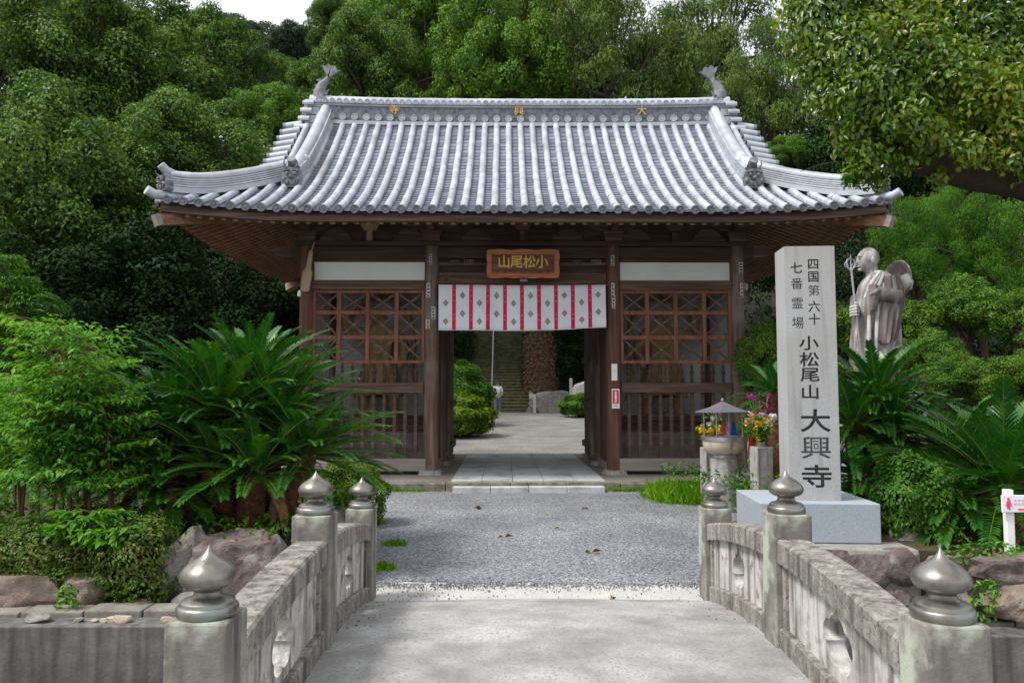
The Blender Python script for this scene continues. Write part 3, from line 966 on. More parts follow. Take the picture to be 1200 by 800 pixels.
def xspan(i):
    return (PX[i] + 0.125, PX[i + 1] - 0.125)
bal_u = bal_l = None
for bay in (0, 2):
    x0, x1 = xspan(bay)
    w = x1 - x0
    beam(x0, x1, YF, 3.865, 3.93, 0.12)
    gp(MB().span(x0, x1, YF - .02, YF + .02, 3.535, 3.863), "plaster_panel", M['plaster'])
    beam(x0 - .02, x1 + .02, YF - .01, 3.365, 3.533, 0.17, 'wood_beam', "tie_beam")
    # lattice of posts, rails and crossed bars
    la = MB()
    zs = [3.335, 2.965, 2.53, 2.10]
    fr = [0.0, 0.225, 0.49, 0.755, 1.0]
    xs = [x0 + .02 + (w - .04) * (f if bay == 0 else f) for f in fr]
    if bay == 2:
        xs = [x0 + .02 + (w - .04) * f for f in (0.0, 0.235, 0.50, 0.765, 1.0)]
    for k, x in enumerate(xs):
        bw = .045 if k in (0, 4) else .066
        la.span(x - bw / 2, x + bw / 2, YF - .055, YF + .02, zs[3] - .03, zs[0] + .03)
    for k, z in enumerate(zs):
        la.span(x0, x1, YF - .045 + .003 * k, YF + .015, z - (.026 if k in (0, 3) else .034), z + (.026 if k in (0, 3) else .034))
    la.mi = 1
    for a in range(4):
        for b2 in range(3):
            xa, xb = xs[a] + .04, xs[a + 1] - .04
            za, zb = zs[b2] - .04, zs[b2 + 1] + .04
            la.bar((xa, YF - .012, za), (xb, YF - .012, zb), .02, .042, up=(0, 1, 0)) if False else None
            la.bar((xa, YF - .018, za), (xb, YF - .018, zb), .034, .018, up=(0, 1, 0))
            la.bar((xa, YF + .004, zb), (xb, YF + .004, za), .034, .018, up=(0, 1, 0))
    gp(la, "lattice", [M['wood_red'], M['wood_beam']])
    # balusters above and slats below the middle rail
    beam(x0, x1, YF - .01, 1.56, 1.735, 0.17, 'wood_beam', "middle_rail")
    beam(x0 - .05, x1 + .05, YF - .02, 0.21, 0.42, 0.22, 'wood_sill', "sill")
    nb = 10
    for k in range(nb):
        x = x0 + w * (k + 0.75) / (nb + 0.5)
        if bal_u is None:
            pr = [(0.018, 1.735), (0.030, 1.74), (0.030, 1.80), (0.022, 1.84), (0.034, 1.90), (0.034, 1.94), (0.020, 1.97), (0.030, 2.0), (0.030, 2.02), (0.014, 2.04), (0.014, 2.07)]
            bal_u = gp(MB().lathe(pr, (0, YF, 0), n=10), "baluster", M['wood_dark'], smooth_=True)
            bal_l = gp(MB().box((0, YF, 0.99), (0.06, 0.05, 1.14)), "slat", M['wood_beam'], bevel=.006)
            bal_u.location.x = x; bal_l.location.x = x
        else:
            link_copy(bal_u, gate, (x, 0, 0))
            link_copy(bal_l, gate, (x, 0, 0))
    # chamber behind: plaster back wall, side boards, podium
    gp(MB().span(x0, x1, YC - .03, YC + .03, 0.2, 3.93), "back_wall", M['plaster_in'])
    gp(MB().span(x0, x1, YF + .85, YF + .90, 0.16, 0.86), "podium_board", M['rock_grey'])
    mb = MB()
    for k in range(2):
        mb.span(x0, x1, YF + .80, YC - .04, 0.865 + k * .13, .985 + k * .13)
    gp(mb, "podium", M['wood_beam'])
    xo = PX[0] if bay == 0 else PX[3]
    xi = PX[1] if bay == 0 else PX[2]
    gp(MB().span(xo - .025, xo + .025, YF + .13, YC - .13, 0.2, 3.93), "side_wall", M['plaster_in'])
    mb = MB()
    for k in range(7):
        y = YF + .13 + (YC - YF - .26) * k / 7
        mb.span(xi - .03, xi + .03, y + .004, y + (YC - YF - .26) / 7 - .004, 0.24, 3.93)
    gp(mb, "passage_boards", M['wood_beam'])
    gp(MB().span(xi - .09, xi + .09, YF + .12, YC - .12, 0.16, 0.30), "sill", M['wood_sill'])
    gp(MB().span(xi - .09, xi + .09, YC + .12, YB - .12, 0.16, 0.28), "sill", M['wood_sill'])
    # opened door leaf
    s = 1 if xi > 0 else -1
    dl = MB()
    for k in range(5):
        dl.span(xi - s * .17 - .02, xi - s * .17 + .02, YC + .10 + k * .26, YC + .10 + k * .26 + .252, 0.30, 3.2)
    d = gp(dl, "door", M['wood_pillar'])
    for z in (0.45, 1.3, 2.2, 3.0):
        gp(MB().span(xi - s * .22 - .025, xi - s * .22 + .025, YC + .10, YC + 1.4, z, z + .12), "door_batten", M['wood_beam'], parent=d)
# centre bay
x0, x1 = xspan(1)
beam(x0, x1, YF, 3.47, 3.67, 0.16, 'wood_beam', "lintel")
beam(x0, x1, YF, 3.80, 3.86, 0.10, 'wood_beam', "lintel")
gp(MB().span(x0, x1, YF + .04, YF + .07, 3.67, 3.93), "transom_board", M['wood_dark'])
beam(x0, x1, YC, 3.40, 3.62, 0.18, 'wood_beam', "lintel")
gp(MB().span(x0, x1, YC - .03, YC + .03, 3.62, 3.93), "transom_board", M['wood_dark'])
gp(MB().span(-3.7, 3.7, YF + .05, YB - .05, 4.22, 4.25), "ceiling", M['wood_dark'])
for s in (-1, 1):     # carved cloud scrolls on the lintel
    cv = MB()
    for k in range(5):
        x = s * (0.75 + k * .12)
        pts = [Vector((x + .07 * math.cos(a) * (1 - a / 9), YF - .083, 3.57 + .05 * math.sin(a) * (1 - a / 9))) for a in [q * .5 for q in range(13)]]
        cv.tube(pts, .010, 5)
    gp(cv, "carved_scroll", M['wood_beam'])
# votive slips pasted on pillars and lintels
rr = random.Random(4)
sl = []
for (px, zz) in ((-1.605, 3.9), (-1.605, 3.35), (-1.605, 2.75), (1.605, 3.88), (1.605, 3.35), (1.605, 3.15), (3.8, 3.75), (3.8, 3.35), (-1.605, 2.95)):
    mb = MB()
    wq, hq = rr.uniform(.05, .07), rr.uniform(.16, .26)
    xx = px + rr.uniform(-.06, .06)
    yy = YF - .140 + (abs(xx - px) ** 2) * 4
    mb.box((xx, yy, zz), (wq, .004, hq))
    mb.mi = 1
    for q in range(4):
        for e in range(2):
            mb.box((xx + rr.uniform(-.008, .008), yy - .004, zz + hq * (.36 - .24 * q - .07 * e)), (wq * rr.uniform(.4, .7), .004, .013))
        mb.box((xx + rr.uniform(-.01, .01), yy - .0045, zz + hq * (.33 - .24 * q)), (.012, .004, hq * .15))
    gp(mb, "votive_slip", [M['paper'], M['ink']])
for (xx, zz) in ((-1.2, 3.87), (-.95, 3.88), (0.95, 3.87), (1.3, 3.88), (-1.38, 3.56)):
    mb = MB().box((xx, YF - .083, zz - .02), (.17, .004, .08))
    mb.mi = 1
    for q in range(3):
        mb.box((xx - .05 + q * .05, YF - .087, zz - .02 + rr.uniform(-.01, .01)), (.03, .004, .04))
    gp(mb, "votive_slip", [M['wood_pillar'], M['ink']])

# ---------------------------------------------------------------- roof
XH, RY0, RY1 = 5.7, 12.1, 19.7
def prof(t):
    return 4.35 + .42 * t + .08 * t * t
def lift(dx, dy):
    d = math.hypot(dx, dy)
    return 0.17 * max(0, 1 - d / 2.6) ** 2
GW = 3.75       # gable wall
def rz_(x, y, side=None):
    dx, dy = XH - abs(x), min(y - RY0, RY1 - y)
    if side == 'F':
        t = dy
    elif side == 'S':
        t = dx
    else:
        t = dy if abs(x) < GW else min(dx, dy)
    return prof(t) + lift(max(dx, 0), max(dy, 0))
def half_tube(mb, pts, lat, r=.059, n=7, joint=.3):
    """row of round cover tiles along pts"""
    lat = Vector(lat).normalized()
    # resample
    seg = []
    for a, b2 in zip(pts[:-1], pts[1:]):
        L = (b2 - a).length
        k = max(1, int(round(L / (joint / 2))))
        for q in range(k):
            seg.append(a.lerp(b2, q / k))
    seg.append(pts[-1])
    jr = random.Random(len(mb.v))
    def ring(i, rad, sh):
        p = seg[i]
        t = (seg[min(i + 1, len(seg) - 1)] - seg[max(i - 1, 0)]).normalized()
        up = lat.cross(t)
        if up.z < 0:
            up = -up
        p = p + lat * sh
        return [p + lat * rad * math.cos(a) + up * rad * math.sin(a) for a in [math.pi * (-.12 + 1.24 * k / n) for k in range(n + 1)]]
    i = 0
    nn = n + 1
    while i < len(seg) - 1:           # every tile is a shell of its own, lapping the one above
        j = min(i + 2, len(seg) - 1)
        sh = jr.gauss(0, .0025)
        rings = [ring(i, r * .90, sh), ring(i, r * 1.02, sh)] + [ring(q, r * (1.02 - .02 * (q - i)), sh) for q in range(i + 1, j + 1)]
        vs = [p for rg_ in rings for p in rg_]
        fs = []
        for q in range(len(rings) - 1):
            for k in range(n):
                fs.append((q * nn + k, q * nn + k + 1, (q + 1) * nn + k + 1, (q + 1) * nn + k))
        mb.add(vs, fs)
        i = j
def disc_cap(mb, p, out, r=.068):
    """round antefix at the eave: rim, hollow and centre"""
    out = Vector(out).normalized()
    q = out.to_track_quat('Z', 'Y').to_matrix()
    prf = [(0, -.04), (r, -.04), (r, .012), (r * .84, .012), (r * .80, 0), (r * .36, 0), (r * .30, .008), (0, .008)]
    n = 16
    vs, fs = [], []
    for rad, z in prf[1:-1]:
        for k in range(n):
            a = 2 * math.pi * k / n
            vs.append(Vector(p) + q @ Vector((rad * math.cos(a), rad * math.sin(a), z)))
    m = len(prf) - 2
    for i in range(m - 1):
        for k in range(n):
            k2 = (k + 1) % n
            fs.append((i * n + k, i * n + k2, (i + 1) * n + k2, (i + 1) * n + k))
    fs.append(tuple(range((m - 1) * n, m * n)))
    mb.add(vs, fs)
def pan_row(mb, f, t0, t1, lat, w, step=.115):
    """concave pan tiles, each overlapping the one below by a small step; f(t) gives the point on the slope"""
    lat = Vector(lat).normalized()
    t = t0
    while t < t1 - .02:
        tb = min(t + step, t1)
        a, b2 = f(t), f(tb)
        vs = []
        for p, dz in ((a, .030), (b2, .010)):
            for k in range(5):
                u = -1 + k / 2
                vs.append(p + lat * (u * w / 2) + Vector((0, 0, dz + .028 * u * u)))
        for k in range(5):
            u = -1 + k / 2
            vs.append(a + lat * (u * w / 2) + Vector((0, 0, -.004 + .028 * u * u)))
        fs = [(k, k + 1, 5 + k + 1, 5 + k) for k in range(4)] + [(10 + k, 10 + k + 1, k + 1, k) for k in range(4)]
        mb.add(vs, fs)
        t = tb
SP = .238
roof_cover, roof_pan, caps = MB(), MB(), MB()
for sgn in (1, -1):                       # front and back slopes
    y0 = RY0 if sgn == 1 else RY1
    for i in range(-23, 24):
        x = i * SP
        tmax = 3.72 if abs(x) < 4.5 else XH - abs(x) - .04
        ts = [-.05 + (tmax + .05) * k / 14 for k in range(15)]
        pts = [Vector((x, y0 + sgn * t, rz_(x, y0 + sgn * max(t, 0), 'F') + .45 * min(t, 0) + .035)) for t in ts]
        half_tube(roof_cover, pts, (1, 0, 0))
        disc_cap(caps, pts[0], (0, -sgn, -.12))
    for i in range(-24, 24):
        x = (i + .5) * SP
        tmax = 3.72 if abs(x) < 4.5 else XH - abs(x) - .02
        if tmax > .1:
            pan_row(roof_pan, lambda t: Vector((x, y0 + sgn * t, rz_(x, y0 + sgn * max(t, 0), 'F') - .02)), -.03, tmax, (1, 0, 0), SP)
for sgn in (1, -1):                       # side slopes
    for j in range(-15, 16):
        y = YC + j * SP
        dy = min(y - RY0, RY1 - y)
        tmax = min(dy - .04, XH - GW - .02)
        if tmax < .15:
            continue
        ts = [-.05 + (tmax + .05) * k / 8 for k in range(9)]
        pts = [Vector((sgn * (XH - t), y, rz_(sgn * (XH - max(t, 0)), y, 'S') + .45 * min(t, 0) + .035)) for t in ts]
        half_tube(roof_cover, pts, (0, 1, 0))
        disc_cap(caps, pts[0], (sgn, 0, -.12))
        yy = y + SP / 2
        dy = min(yy - RY0, RY1 - yy)
        tmax = min(dy - .02, XH - GW - .02)
        if tmax > .1:
            pan_row(roof_pan, lambda t: Vector((sgn * (XH - t), yy, rz_(sgn * (XH - max(t, 0)), yy, 'S') - .02)), -.03, tmax, (0, 1, 0), SP)
# short tiles that lie across the verge of each gable
for s in (-1, 1):
    for sg in (1, -1):
        y0 = RY0 if sg == 1 else RY1
        t = 1.55
        while t < 3.7:
            p = Vector((s * 4.36, y0 + sg * t, prof(t) + .05))
            q = Vector((s * 4.74, y0 + sg * t, prof(t) - .01))
            half_tube(roof_cover, [p, q], (0, 1, .6 * sg), r=.075, joint=.4)
            disc_cap(caps, q, (s, 0, -.1), .078)
            t += .205
roof_cover.mi = 1
roof_cover.add(caps.v, caps.f)
roof = gp(roof_cover, "roof", [M['tile'], M['tile_dark']], smooth_=True)
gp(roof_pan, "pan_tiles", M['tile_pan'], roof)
# boarding under the tiles
mb = MB()
xs = [-5.66, -5.2, -4.7, -4.2, -3.77, -3.74, -2, 0, 2, 3.74, 3.77, 4.2, 4.7, 5.2, 5.66]
ys = [RY0 + .04 + (RY1 - RY0 - .08) * k / 32 for k in range(33)]
for y in ys:
    for x in xs:
        mb.v.append((x, y, rz_(x, y) - .075))
for j in range(32):
    for i in range(len(xs) - 1):
        a = j * len(xs) + i
        mb.f.append([a, a + 1, a + 1 + len(xs), a + len(xs)]); mb.m.append(0)
gp(mb, "roof_boarding", M['wood_dark'], roof)
for s in (-1, 1):     # gable overhang and barge boards
    mb, bb = MB(), MB()
    for sg in (1, -1):
        y0 = RY0 if sg == 1 else RY1
        for k in range(10):
            ta, tb = 1.25 + 2.55 * k / 10, 1.25 + 2.55 * (k + 1) / 10
            for (lst, xa, xb, zo, th) in ((mb, 3.74, 4.52, -.05, .05), (bb, 4.46, 4.53, -.10, .22)):
                vs = []
                for t in (ta, tb):
                    for xx, zz in ((xa, 0), (xb, 0), (xb, -th), (xa, -th)):
                        vs.append(Vector((s * xx, y0 + sg * t, prof(t) + zo + zz)))
                lst.add(vs, [(0, 1, 5, 4), (1, 2, 6, 5), (2, 3, 7, 6), (3, 0, 4, 7), (0, 3, 2, 1), (4, 5, 6, 7)])
    gp(mb, "gable_overhang", M['wood_dark'], roof, recalc=True)
    gp(bb, "barge_board", M['wood_beam'], roof, recalc=True)

# main ridge: coursed flat tiles, two rows of round tile ends, rounded cap
RL = 4.22
def rcurve(x):
    return .06 * (abs(x) / RL) ** 3
mb, pn, rd, cp = MB(), MB(), MB(), MB()
nseg = 36
def rcourse(m_, z0, z1, d, L=RL):
    rings = []
    for k in range(nseg + 1):
        x = -L + 2 * L * k / nseg
        c = rcurve(x)
        rings.append([Vector((x, YC - d, z0 + c)), Vector((x, YC + d, z0 + c)), Vector((x, YC + d, z1 + c)), Vector((x, YC - d, z1 + c))])
    m_.loft(rings)
for z0, z1, d in ((6.62, 6.905, .20), (6.91, 6.945, .245), (6.95, 6.985, .235), (7.30, 7.335, .20), (7.34, 7.375, .22)):
    rcourse(mb, z0, z1, d)
rcourse(pn, 6.985, 7.30, .165)
i = -17
while i <= 17:
    x = i * SP
    disc_cap(rd, (x, YC - .225, 7.06 + rcurve(x)), (0, -1, 0), .068)
    disc_cap(rd, (x, YC + .225, 7.06 + rcurve(x)), (0, 1, 0), .068)
    i += 1
i = -29
while i <= 29:
    x = i * .14
    disc_cap(rd, (x, YC - .235, 7.385 + rcurve(x)), (0, -1, 0), .05)
    i += 1
half_tube(cp, [Vector((x, YC, 7.40 + rcurve(x))) for x in [-RL - .05 + (2 * RL + .1) * k / 30 for k in range(31)]], (0, 1, 0), r=.15, n=10, joint=.5)
mb.add(rd.v, rd.f)
ridge = gp(mb, "main_ridge", M['tile'], roof)
gp(pn, "ridge_band", M['tile_dark'], ridge)
gp(cp, "ridge_cap", M['tile'], ridge, smooth_=True)
for ch, px in (("寺", 462), ("興", 608), ("大", 752)):
    p = at(px, 131, 15.7)
    gp(MB().box((p.x - GX, YC - .175, 7.215 + rcurve(p.x - GX)), (.25, .02, .25)), "name_plaque", M['tile_dark'], roof)
    text_mesh("ridge_letter", ch, .20, M['gold'], roof, (p.x - GX, YC - .215 - 15.9, 7.235 + rcurve(p.x - GX) - .15), ext=.012, bold=.0015)
# stacked tile ends at both ridge ends
for s in (-1, 1):
    mb = MB()
    for k, (z, xo) in enumerate(((7.36, 4.32), (7.20, 4.36), (7.03, 4.40), (6.86, 4.47), (6.70, 4.52))):
        mb.box((s * (xo - .16), YC, z + .03), (.30, .36 + .03 * k, .14))
        half_tube(mb, [Vector((s * (xo - .18), YC - .20 - .015 * k, z)), Vector((s * (xo + .05), YC - .20 - .015 * k, z))], (0, 1, 0), r=.075)
        half_tube(mb, [Vector((s * (xo - .18), YC + .20, z)), Vector((s * (xo + .05), YC + .20, z))], (0, 1, 0), r=.075)
        half_tube(mb, [Vector((s * (xo - .18), YC, z + .08)), Vector((s * (xo + .06), YC, z + .08))], (0, 1, 0), r=.09)
    gp(mb, "ridge_end_tiles", M['tile'], roof, bevel=.01)
    # dolphin-fish ornament: head down on the ridge, fanned tail in the air
    f = MB()
    bx = s * 4.02
    pts = [Vector((bx - s * .0, YC, 7.48)), Vector((bx + s * .06, YC, 7.58)), Vector((bx + s * .075, YC, 7.70)), Vector((bx + s * .03, YC, 7.82)), Vector((bx - s * .05, YC, 7.92)), Vector((bx - s * .10, YC, 7.99))]
    f.tube(pts, [.15, .15, .125, .095, .06, .04], 10)
    tb_, tp = Vector((bx - s * .09, YC, 7.97)), []
    fan = [(0.02, -.02)]
    for k in range(7):
        a = R(115 - 82 * k / 6) if s < 0 else R(65 + 82 * k / 6)
        rr_ = .30 if k % 2 == 0 else .255
        fan.append((rr_ * math.cos(a), rr_ * math.sin(a)))
    fan.append((-.02, -.02))
    if s > 0:
        fan = fan
    f.prism([(tb_.x + a, tb_.z + b2) for a, b2 in fan], YC - .03, YC + .03)
    for k in range(4):       # scale fins down the back
        p = pts[1].lerp(pts[4], k / 3.2)
        f.prism([(p.x + s * .08, p.z - .05), (p.x + s * .20, p.z + .04), (p.x + s * .08, p.z + .07)], YC - .015, YC + .015)
    f.ball((bx - s * .08, YC, 7.50), (.14, .12, .09), 10)
    for q in (-1, 1):
        f.prism([(bx - s * .02, 7.60), (bx - s * .15, 7.70), (bx - s * .10, 7.58)], YC + q * .12 - .012, YC + q * .12 + .012)
    gp(f, "fish_ornament", M['tile_dark'], roof, smooth_=True, recalc=True)

# descending ridges and corner ridges
def ridge_run(pts, lat, w, h, name):
    """coursed ridge that follows pts (its foot line)"""
    mb = MB()
    lat = Vector(lat).normalized()
    lv = [(-.03, h * .22, w * .5), (h * .26, h * .36, w * .475), (h * .40, h * .50, w * .46), (h * .54, h * .64, w * .45), (h * .68, h * .78, w * .45), (h * .82, h * .92, w * .48)]
    core = MB().loft([[p + lat * (-w * .41), p + lat * (w * .41), p + lat * (w * .41) + Vector((0, 0, h * .9)), p + lat * (-w * .41) + Vector((0, 0, h * .9))] for p in pts])
    for a, b2, ww in lv:
        mb.loft([[p + lat * -ww + Vector((0, 0, a)), p + lat * ww + Vector((0, 0, a)), p + lat * ww + Vector((0, 0, b2)), p + lat * -ww + Vector((0, 0, b2))] for p in pts])
    o = gp(mb, name, M['tile'], roof, recalc=True)
    gp(core, "ridge_core", M['tile_dark'], o, recalc=True)
    c = MB()
    half_tube(c, [p + Vector((0, 0, h * .9)) for p in pts], lat, r=w * .36, n=10, joint=.35)
    gp(c, "ridge_cap", M['tile'], o, smooth_=True)
    return o
def demon(loc, out, w, h, name="demon_face_tile", bird=True):
    """horned face tile facing `out`, with a round tile end rising above it"""
    mb = MB()
    out = Vector(out).normalized()
    rt = Vector((0, 0, 1)).cross(out).normalized()
    m4 = Matrix((( rt.x, -out.x, 0, loc[0]), (rt.y, -out.y, 0, loc[1]), (0, 0, 1, loc[2]), (0, 0, 0, 1)))
    sh = [(-.42, 0), (.42, 0), (.50, .12), (.46, .30), (.50, .52), (.40, .80), (.26, .92), (.10, .86), (-.10, .86), (-.26, .92), (-.40, .80), (-.50, .52), (-.46, .30), (-.50, .12)]
    mb.prism([(a * w, b2 * h) for a, b2 in sh], -.05, .07, m4)
    fm = MB()
    for q in (-1, 1):
        fm.ball((q * .2 * w, -.07, .58 * h), (.10 * w, .04, .08 * h), 8)
        fm.prism([(q * .08 * w, .72 * h), (q * .36 * w, .66 * h), (q * .38 * w, .76 * h), (q * .12 * w, .80 * h)], -.10, -.04)
        fm.tube([(q * .22 * w, -.06, .84 * h), (q * .34 * w, -.10, .98 * h), (q * .30 * w, -.12, 1.12 * h)], [.05 * w, .04 * w, .01], 6)
        fm.prism([(q * .16 * w, .12 * h), (q * .26 * w, .26 * h), (q * .10 * w, .26 * h)], -.10, -.05)
        fm.ball((q * .36 * w, -.05, .34 * h), (.10 * w, .05, .12 * h), 8)
    fm.ball((0, -.08, .44 * h), (.12 * w, .06, .09 * h), 8)
    fm.prism([(-.30 * w, .12 * h), (.30 * w, .12 * h), (.34 * w, .30 * h), (-.34 * w, .30 * h)], -.075, -.045)
    mb.add([m4 @ Vector(v) for v in fm.v], fm.f)
    if bird:
        p0 = Vector(loc) - out * .25 + Vector((0, 0, h * .80))
        p1 = Vector(loc) + out * .06 + Vector((0, 0, h * 1.22))
        mb.tube([p0, p0.lerp(p1, .5) - Vector((0, 0, .03)), p1], [.06, .065, .075], 12)
    return gp(mb, name, M['tile_dark'], roof, recalc=True)
KX = 3.93
for s in (-1, 1):
    for sg in (1, -1):
        y0 = RY0 if sg == 1 else RY1
        pts = [Vector((s * KX, y0 + sg * t, prof(t) + .05 + (.05 * (1 - (t - 1.3) / .5) if t < 1.8 else 0))) for t in [3.72 - 2.42 * k / 14 for k in range(15)]]
        ridge_run(pts, (1, 0, 0), .27, .31, "descending_ridge")
        if sg == 1:
            demon((s * KX, y0 + 1.24, prof(1.24) + .03), (0, -1, 0), .34, .40)
        pts = []
        for k in range(15):
            t = 1.85 - 1.70 * k / 14
            z = prof(t) + lift(t, t) + .06 + .10 * max(0, 1 - t / .7) ** 2
            pts.append(Vector((s * (XH - t), y0 + sg * t, z)))
        ridge_run(pts, (sg, s, 0), .25, .27, "corner_ridge")
        if sg == 1:
            e = Vector((s, -1, 0)).normalized()
            p = pts[-1]
            demon((p.x + e.x * .05, p.y + e.y * .05, p.z - .02), (e.x, e.y, 0), .30, .29, bird=False)
            mb = MB()     # upturned tip tile above, and the hip's own end tile below
            q = p + Vector((0, 0, .25))
            mb.tube([q - e * .35, q - e * .12 + Vector((0, 0, .0)), q + e * .04 + Vector((0, 0, .06)), q + e * .13 + Vector((0, 0, .14))], [.085, .08, .07, .065], 12)
            q = Vector((s * XH, RY0, prof(0) + .24))
            mb.tube([q - e * .45 + Vector((0, 0, .04)), q, q + e * .12 + Vector((0, 0, .05))], [.07, .075, .075], 12)
            gp(mb, "corner_tip_tiles", M['tile'], roof, smooth_=True)

# ---------------------------------------------------------------- eaves: fascia, rafters, soffit boards
def ez(t, l):        # top of the rafters
    return 4.20 + .36 * t + l * max(0, 1 - t / 2.2)
mb = MB()
for sg in (1, -1):
    y0 = RY0 if sg == 1 else RY1
    rings = []
    for k in range(41):
        x = -5.62 + 11.24 * k / 40
        l = lift(XH - abs(x), .06)
        ya, yb = y0 + sg * .06, y0 + sg * .16
        rings.append([Vector((x, ya, 4.19 + l)), Vector((x, yb, 4.19 + l)), Vector((x, yb, 4.325 + l)), Vector((x, ya, 4.325 + l))])
    mb.loft(rings)
for s in (1, -1):
    rings = []
    for k in range(31):
        y = RY0 + .09 + (RY1 - RY0 - .18) * k / 30
        l = lift(.06, min(y - RY0, RY1 - y))
        xa, xb = s * (XH - .06), s * (XH - .16)
        rings.append([Vector((xa, y, 4.188 + l)), Vector((xb, y, 4.188 + l)), Vector((xb, y, 4.322 + l)), Vector((xa, y, 4.322 + l))])
    mb.loft(rings)
gp(mb, "eave_board", M['wood_beam'], recalc=True)
mb = MB()
for sg in (1, -1):
    y0 = RY0 if sg == 1 else RY1
    for k in range(44):
        xa, xb = -5.62 + 11.24 * k / 44, -5.62 + 11.24 * (k + 1) / 44
        for q in range(6):
            vs = []
            for x in (xa, xb):
                tm = min(2.3, XH - abs(x))
                for u in (q, q + 1):
                    t = .1 + (tm - .1) * u / 6
                    vs.append(Vector((x, y0 + sg * t, ez(t, lift(XH - abs(x), t)) + .004)))
            mb.add(vs, [(0, 1, 3, 2)])
for s in (1, -1):
    for k in range(30):
        ya, yb = RY0 + .08 + (RY1 - RY0 - .16) * k / 30, RY0 + .08 + (RY1 - RY0 - .16) * (k + 1) / 30
        for q in range(6):
            vs = []
            for y in (ya, yb):
                dy = min(y - RY0, RY1 - y)
                tm = min(2.3, dy)
                for u in (q, q + 1):
                    t = .1 + (tm - .1) * u / 6
                    vs.append(Vector((s * (XH - t), y, ez(t, lift(t, dy)) + .004)))
            mb.add(vs, [(0, 1, 3, 2)])
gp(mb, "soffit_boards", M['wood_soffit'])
def rafter(x, y, dx, dy, t1, l):
    mb = MB()
    a = Vector((x, y, 0)) + Vector((dx, dy, 0)) * .13
    b2 = Vector((x, y, 0)) + Vector((dx, dy, 0)) * t1
    mb.bar((a.x, a.y, ez(.13, l) - .045), (b2.x, b2.y, ez(t1, l) - .045), .072, .085)
    return mb
far = MB()
cnt = 0
for i in range(-29, 30):
    x = i * .187
    tm = min(2.2, XH - abs(x) - .05)
    if tm > .3:
        gp(rafter(x, RY0, 0, 1, tm, lift(XH - abs(x), .13)), "rafter", M['wood_rafter']); cnt += 1
        m2 = rafter(x, RY1, 0, -1, tm, lift(XH - abs(x), .13)); far.add(m2.v, m2.f)
for j in range(1, 40):
    y = RY0 + .15 + j * .187
    dy = min(y - RY0, RY1 - y)
    tm = min(2.2, dy - .05)
    if tm < .3:
        continue
    for s in (-1, 1):
        m2 = rafter(s * XH, y, -s, 0, tm, lift(.13, dy))
        if cnt < 99 and j < 23:
            gp(m2, "rafter", M['wood_rafter']); cnt += 1
        else:
            far.add(m2.v, m2.f)
stuff(gp(far, "far_rafters", M['wood_rafter']))
for s in (-1, 1):
    for sg in (1, -1):
        y0 = RY0 if sg == 1 else RY1
        mb = MB()
        e = Vector((s, -sg, 0)).normalized()
        c = Vector((s * XH, y0, 0))
        mb.bar((c.x + e.x * -.08, c.y + e.y * -.08, 4.20), (s * 3.8, YF if sg == 1 else YB, 4.72), .15, .17)
        h = gp(mb, "hip_rafter", M['wood_rafter'])
        mb = MB()
        mb.bar((c.x + e.x * -.02, c.y + e.y * -.02, 4.185), (c.x - e.x * .10, c.y - e.y * .10, 4.213), .158, .178)
        gp(mb, "hip_rafter_end", M['wood_sill'], h)

# ================================================================== THINGS AT THE GATE
# --- curtain with crests and crimson bands
nx0, nx1, nzt = at(514, 334, 13.85).x, at(709.5, 334, 13.85).x, at(600, 333.5, 13.85).z
NW = nx1 - nx0
cur = thing("noren_curtain", "white curtain with brown crests and crimson bands hanging across the gate passage", "curtain", (nx0 + NW / 2, 13.85, nzt))
def cl(u, v):
    """u along 0..1, v down 0..1"""
    h = .80 + .015 * math.sin(u * 3) - .045 * smooth(.55, 1, u)
    x = (u - .5) * NW
    y = .020 * math.sin(u * 41 + math.sin(u * 9)) * (.25 + .75 * v) + .034 * math.sin(u * 17 + 1) * v - .05 * v * math.sin(u * 2.2)
    return Vector((x, y, -h * v - .012 * math.sin(math.pi * u) * (1 - v)))
mb = MB()
nu, nv = 150, 10
for j in range(nv + 1):
    for i in range(nu + 1):
        mb.v.append(cl(i / nu, j / nv))
for j in range(nv):
    for i in range(nu):
        a = j * (nu + 1) + i
        mb.f.append([a, a + 1, a + nu + 2, a + nu + 1]); mb.m.append(0)
o = mb.build("cloth", M['cloth'], cur, smooth_=True)
so2 = o.modifiers.new("thick", 'SOLIDIFY'); so2.thickness = .004; so2.offset = 0
for k in range(9):
    uc = (k + .915) / 9.85
    mb = MB()
    for j in range(nv + 1):
        for q in (-1, 0, 1):
            p = cl(uc + q * .0112, j / nv * .985)
            mb.v.append(p + Vector((0, -.008 - (.006 if q == 0 else 0), 0)))
    for j in range(nv):
        for q in range(2):
            a = j * 3 + q
            mb.f.append([a, a + 1, a + 4, a + 3]); mb.m.append(0)
    b = mb.build("band", M['red'], cur, smooth_=True)
    st = MB()
    for v in (.12, .24, .36, .66, .76):
        p = cl(uc, v) + Vector((0, -.019, 0))
        st.box(p, (.022, .002, .010))
    st.build("stitch", M['pinkpetal'], b)
for k in range(10):
    uc = (k + .42) / 9.85 if k < 9 else .955
    for v in ((.40, .80) if k % 2 == 0 else (.23, .63)):
        mb = MB()
        c = cl(uc, v)
        for a in range(-2, 3):
            for b2 in range(-2, 3):
                if abs(a) + abs(b2) <= 2 and not (a == 0 and b2 == 0):
                    p = cl(uc + a * .019 / NW, v + b2 * .024 / .8)
                    mb.prism([(p.x + .0105 * math.cos(q * math.pi / 3), p.z + .0125 * math.sin(q * math.pi / 3)) for q in range(6)], p.y - .012, p.y - .007)
        mb.build("crest", M['crest'], cur)
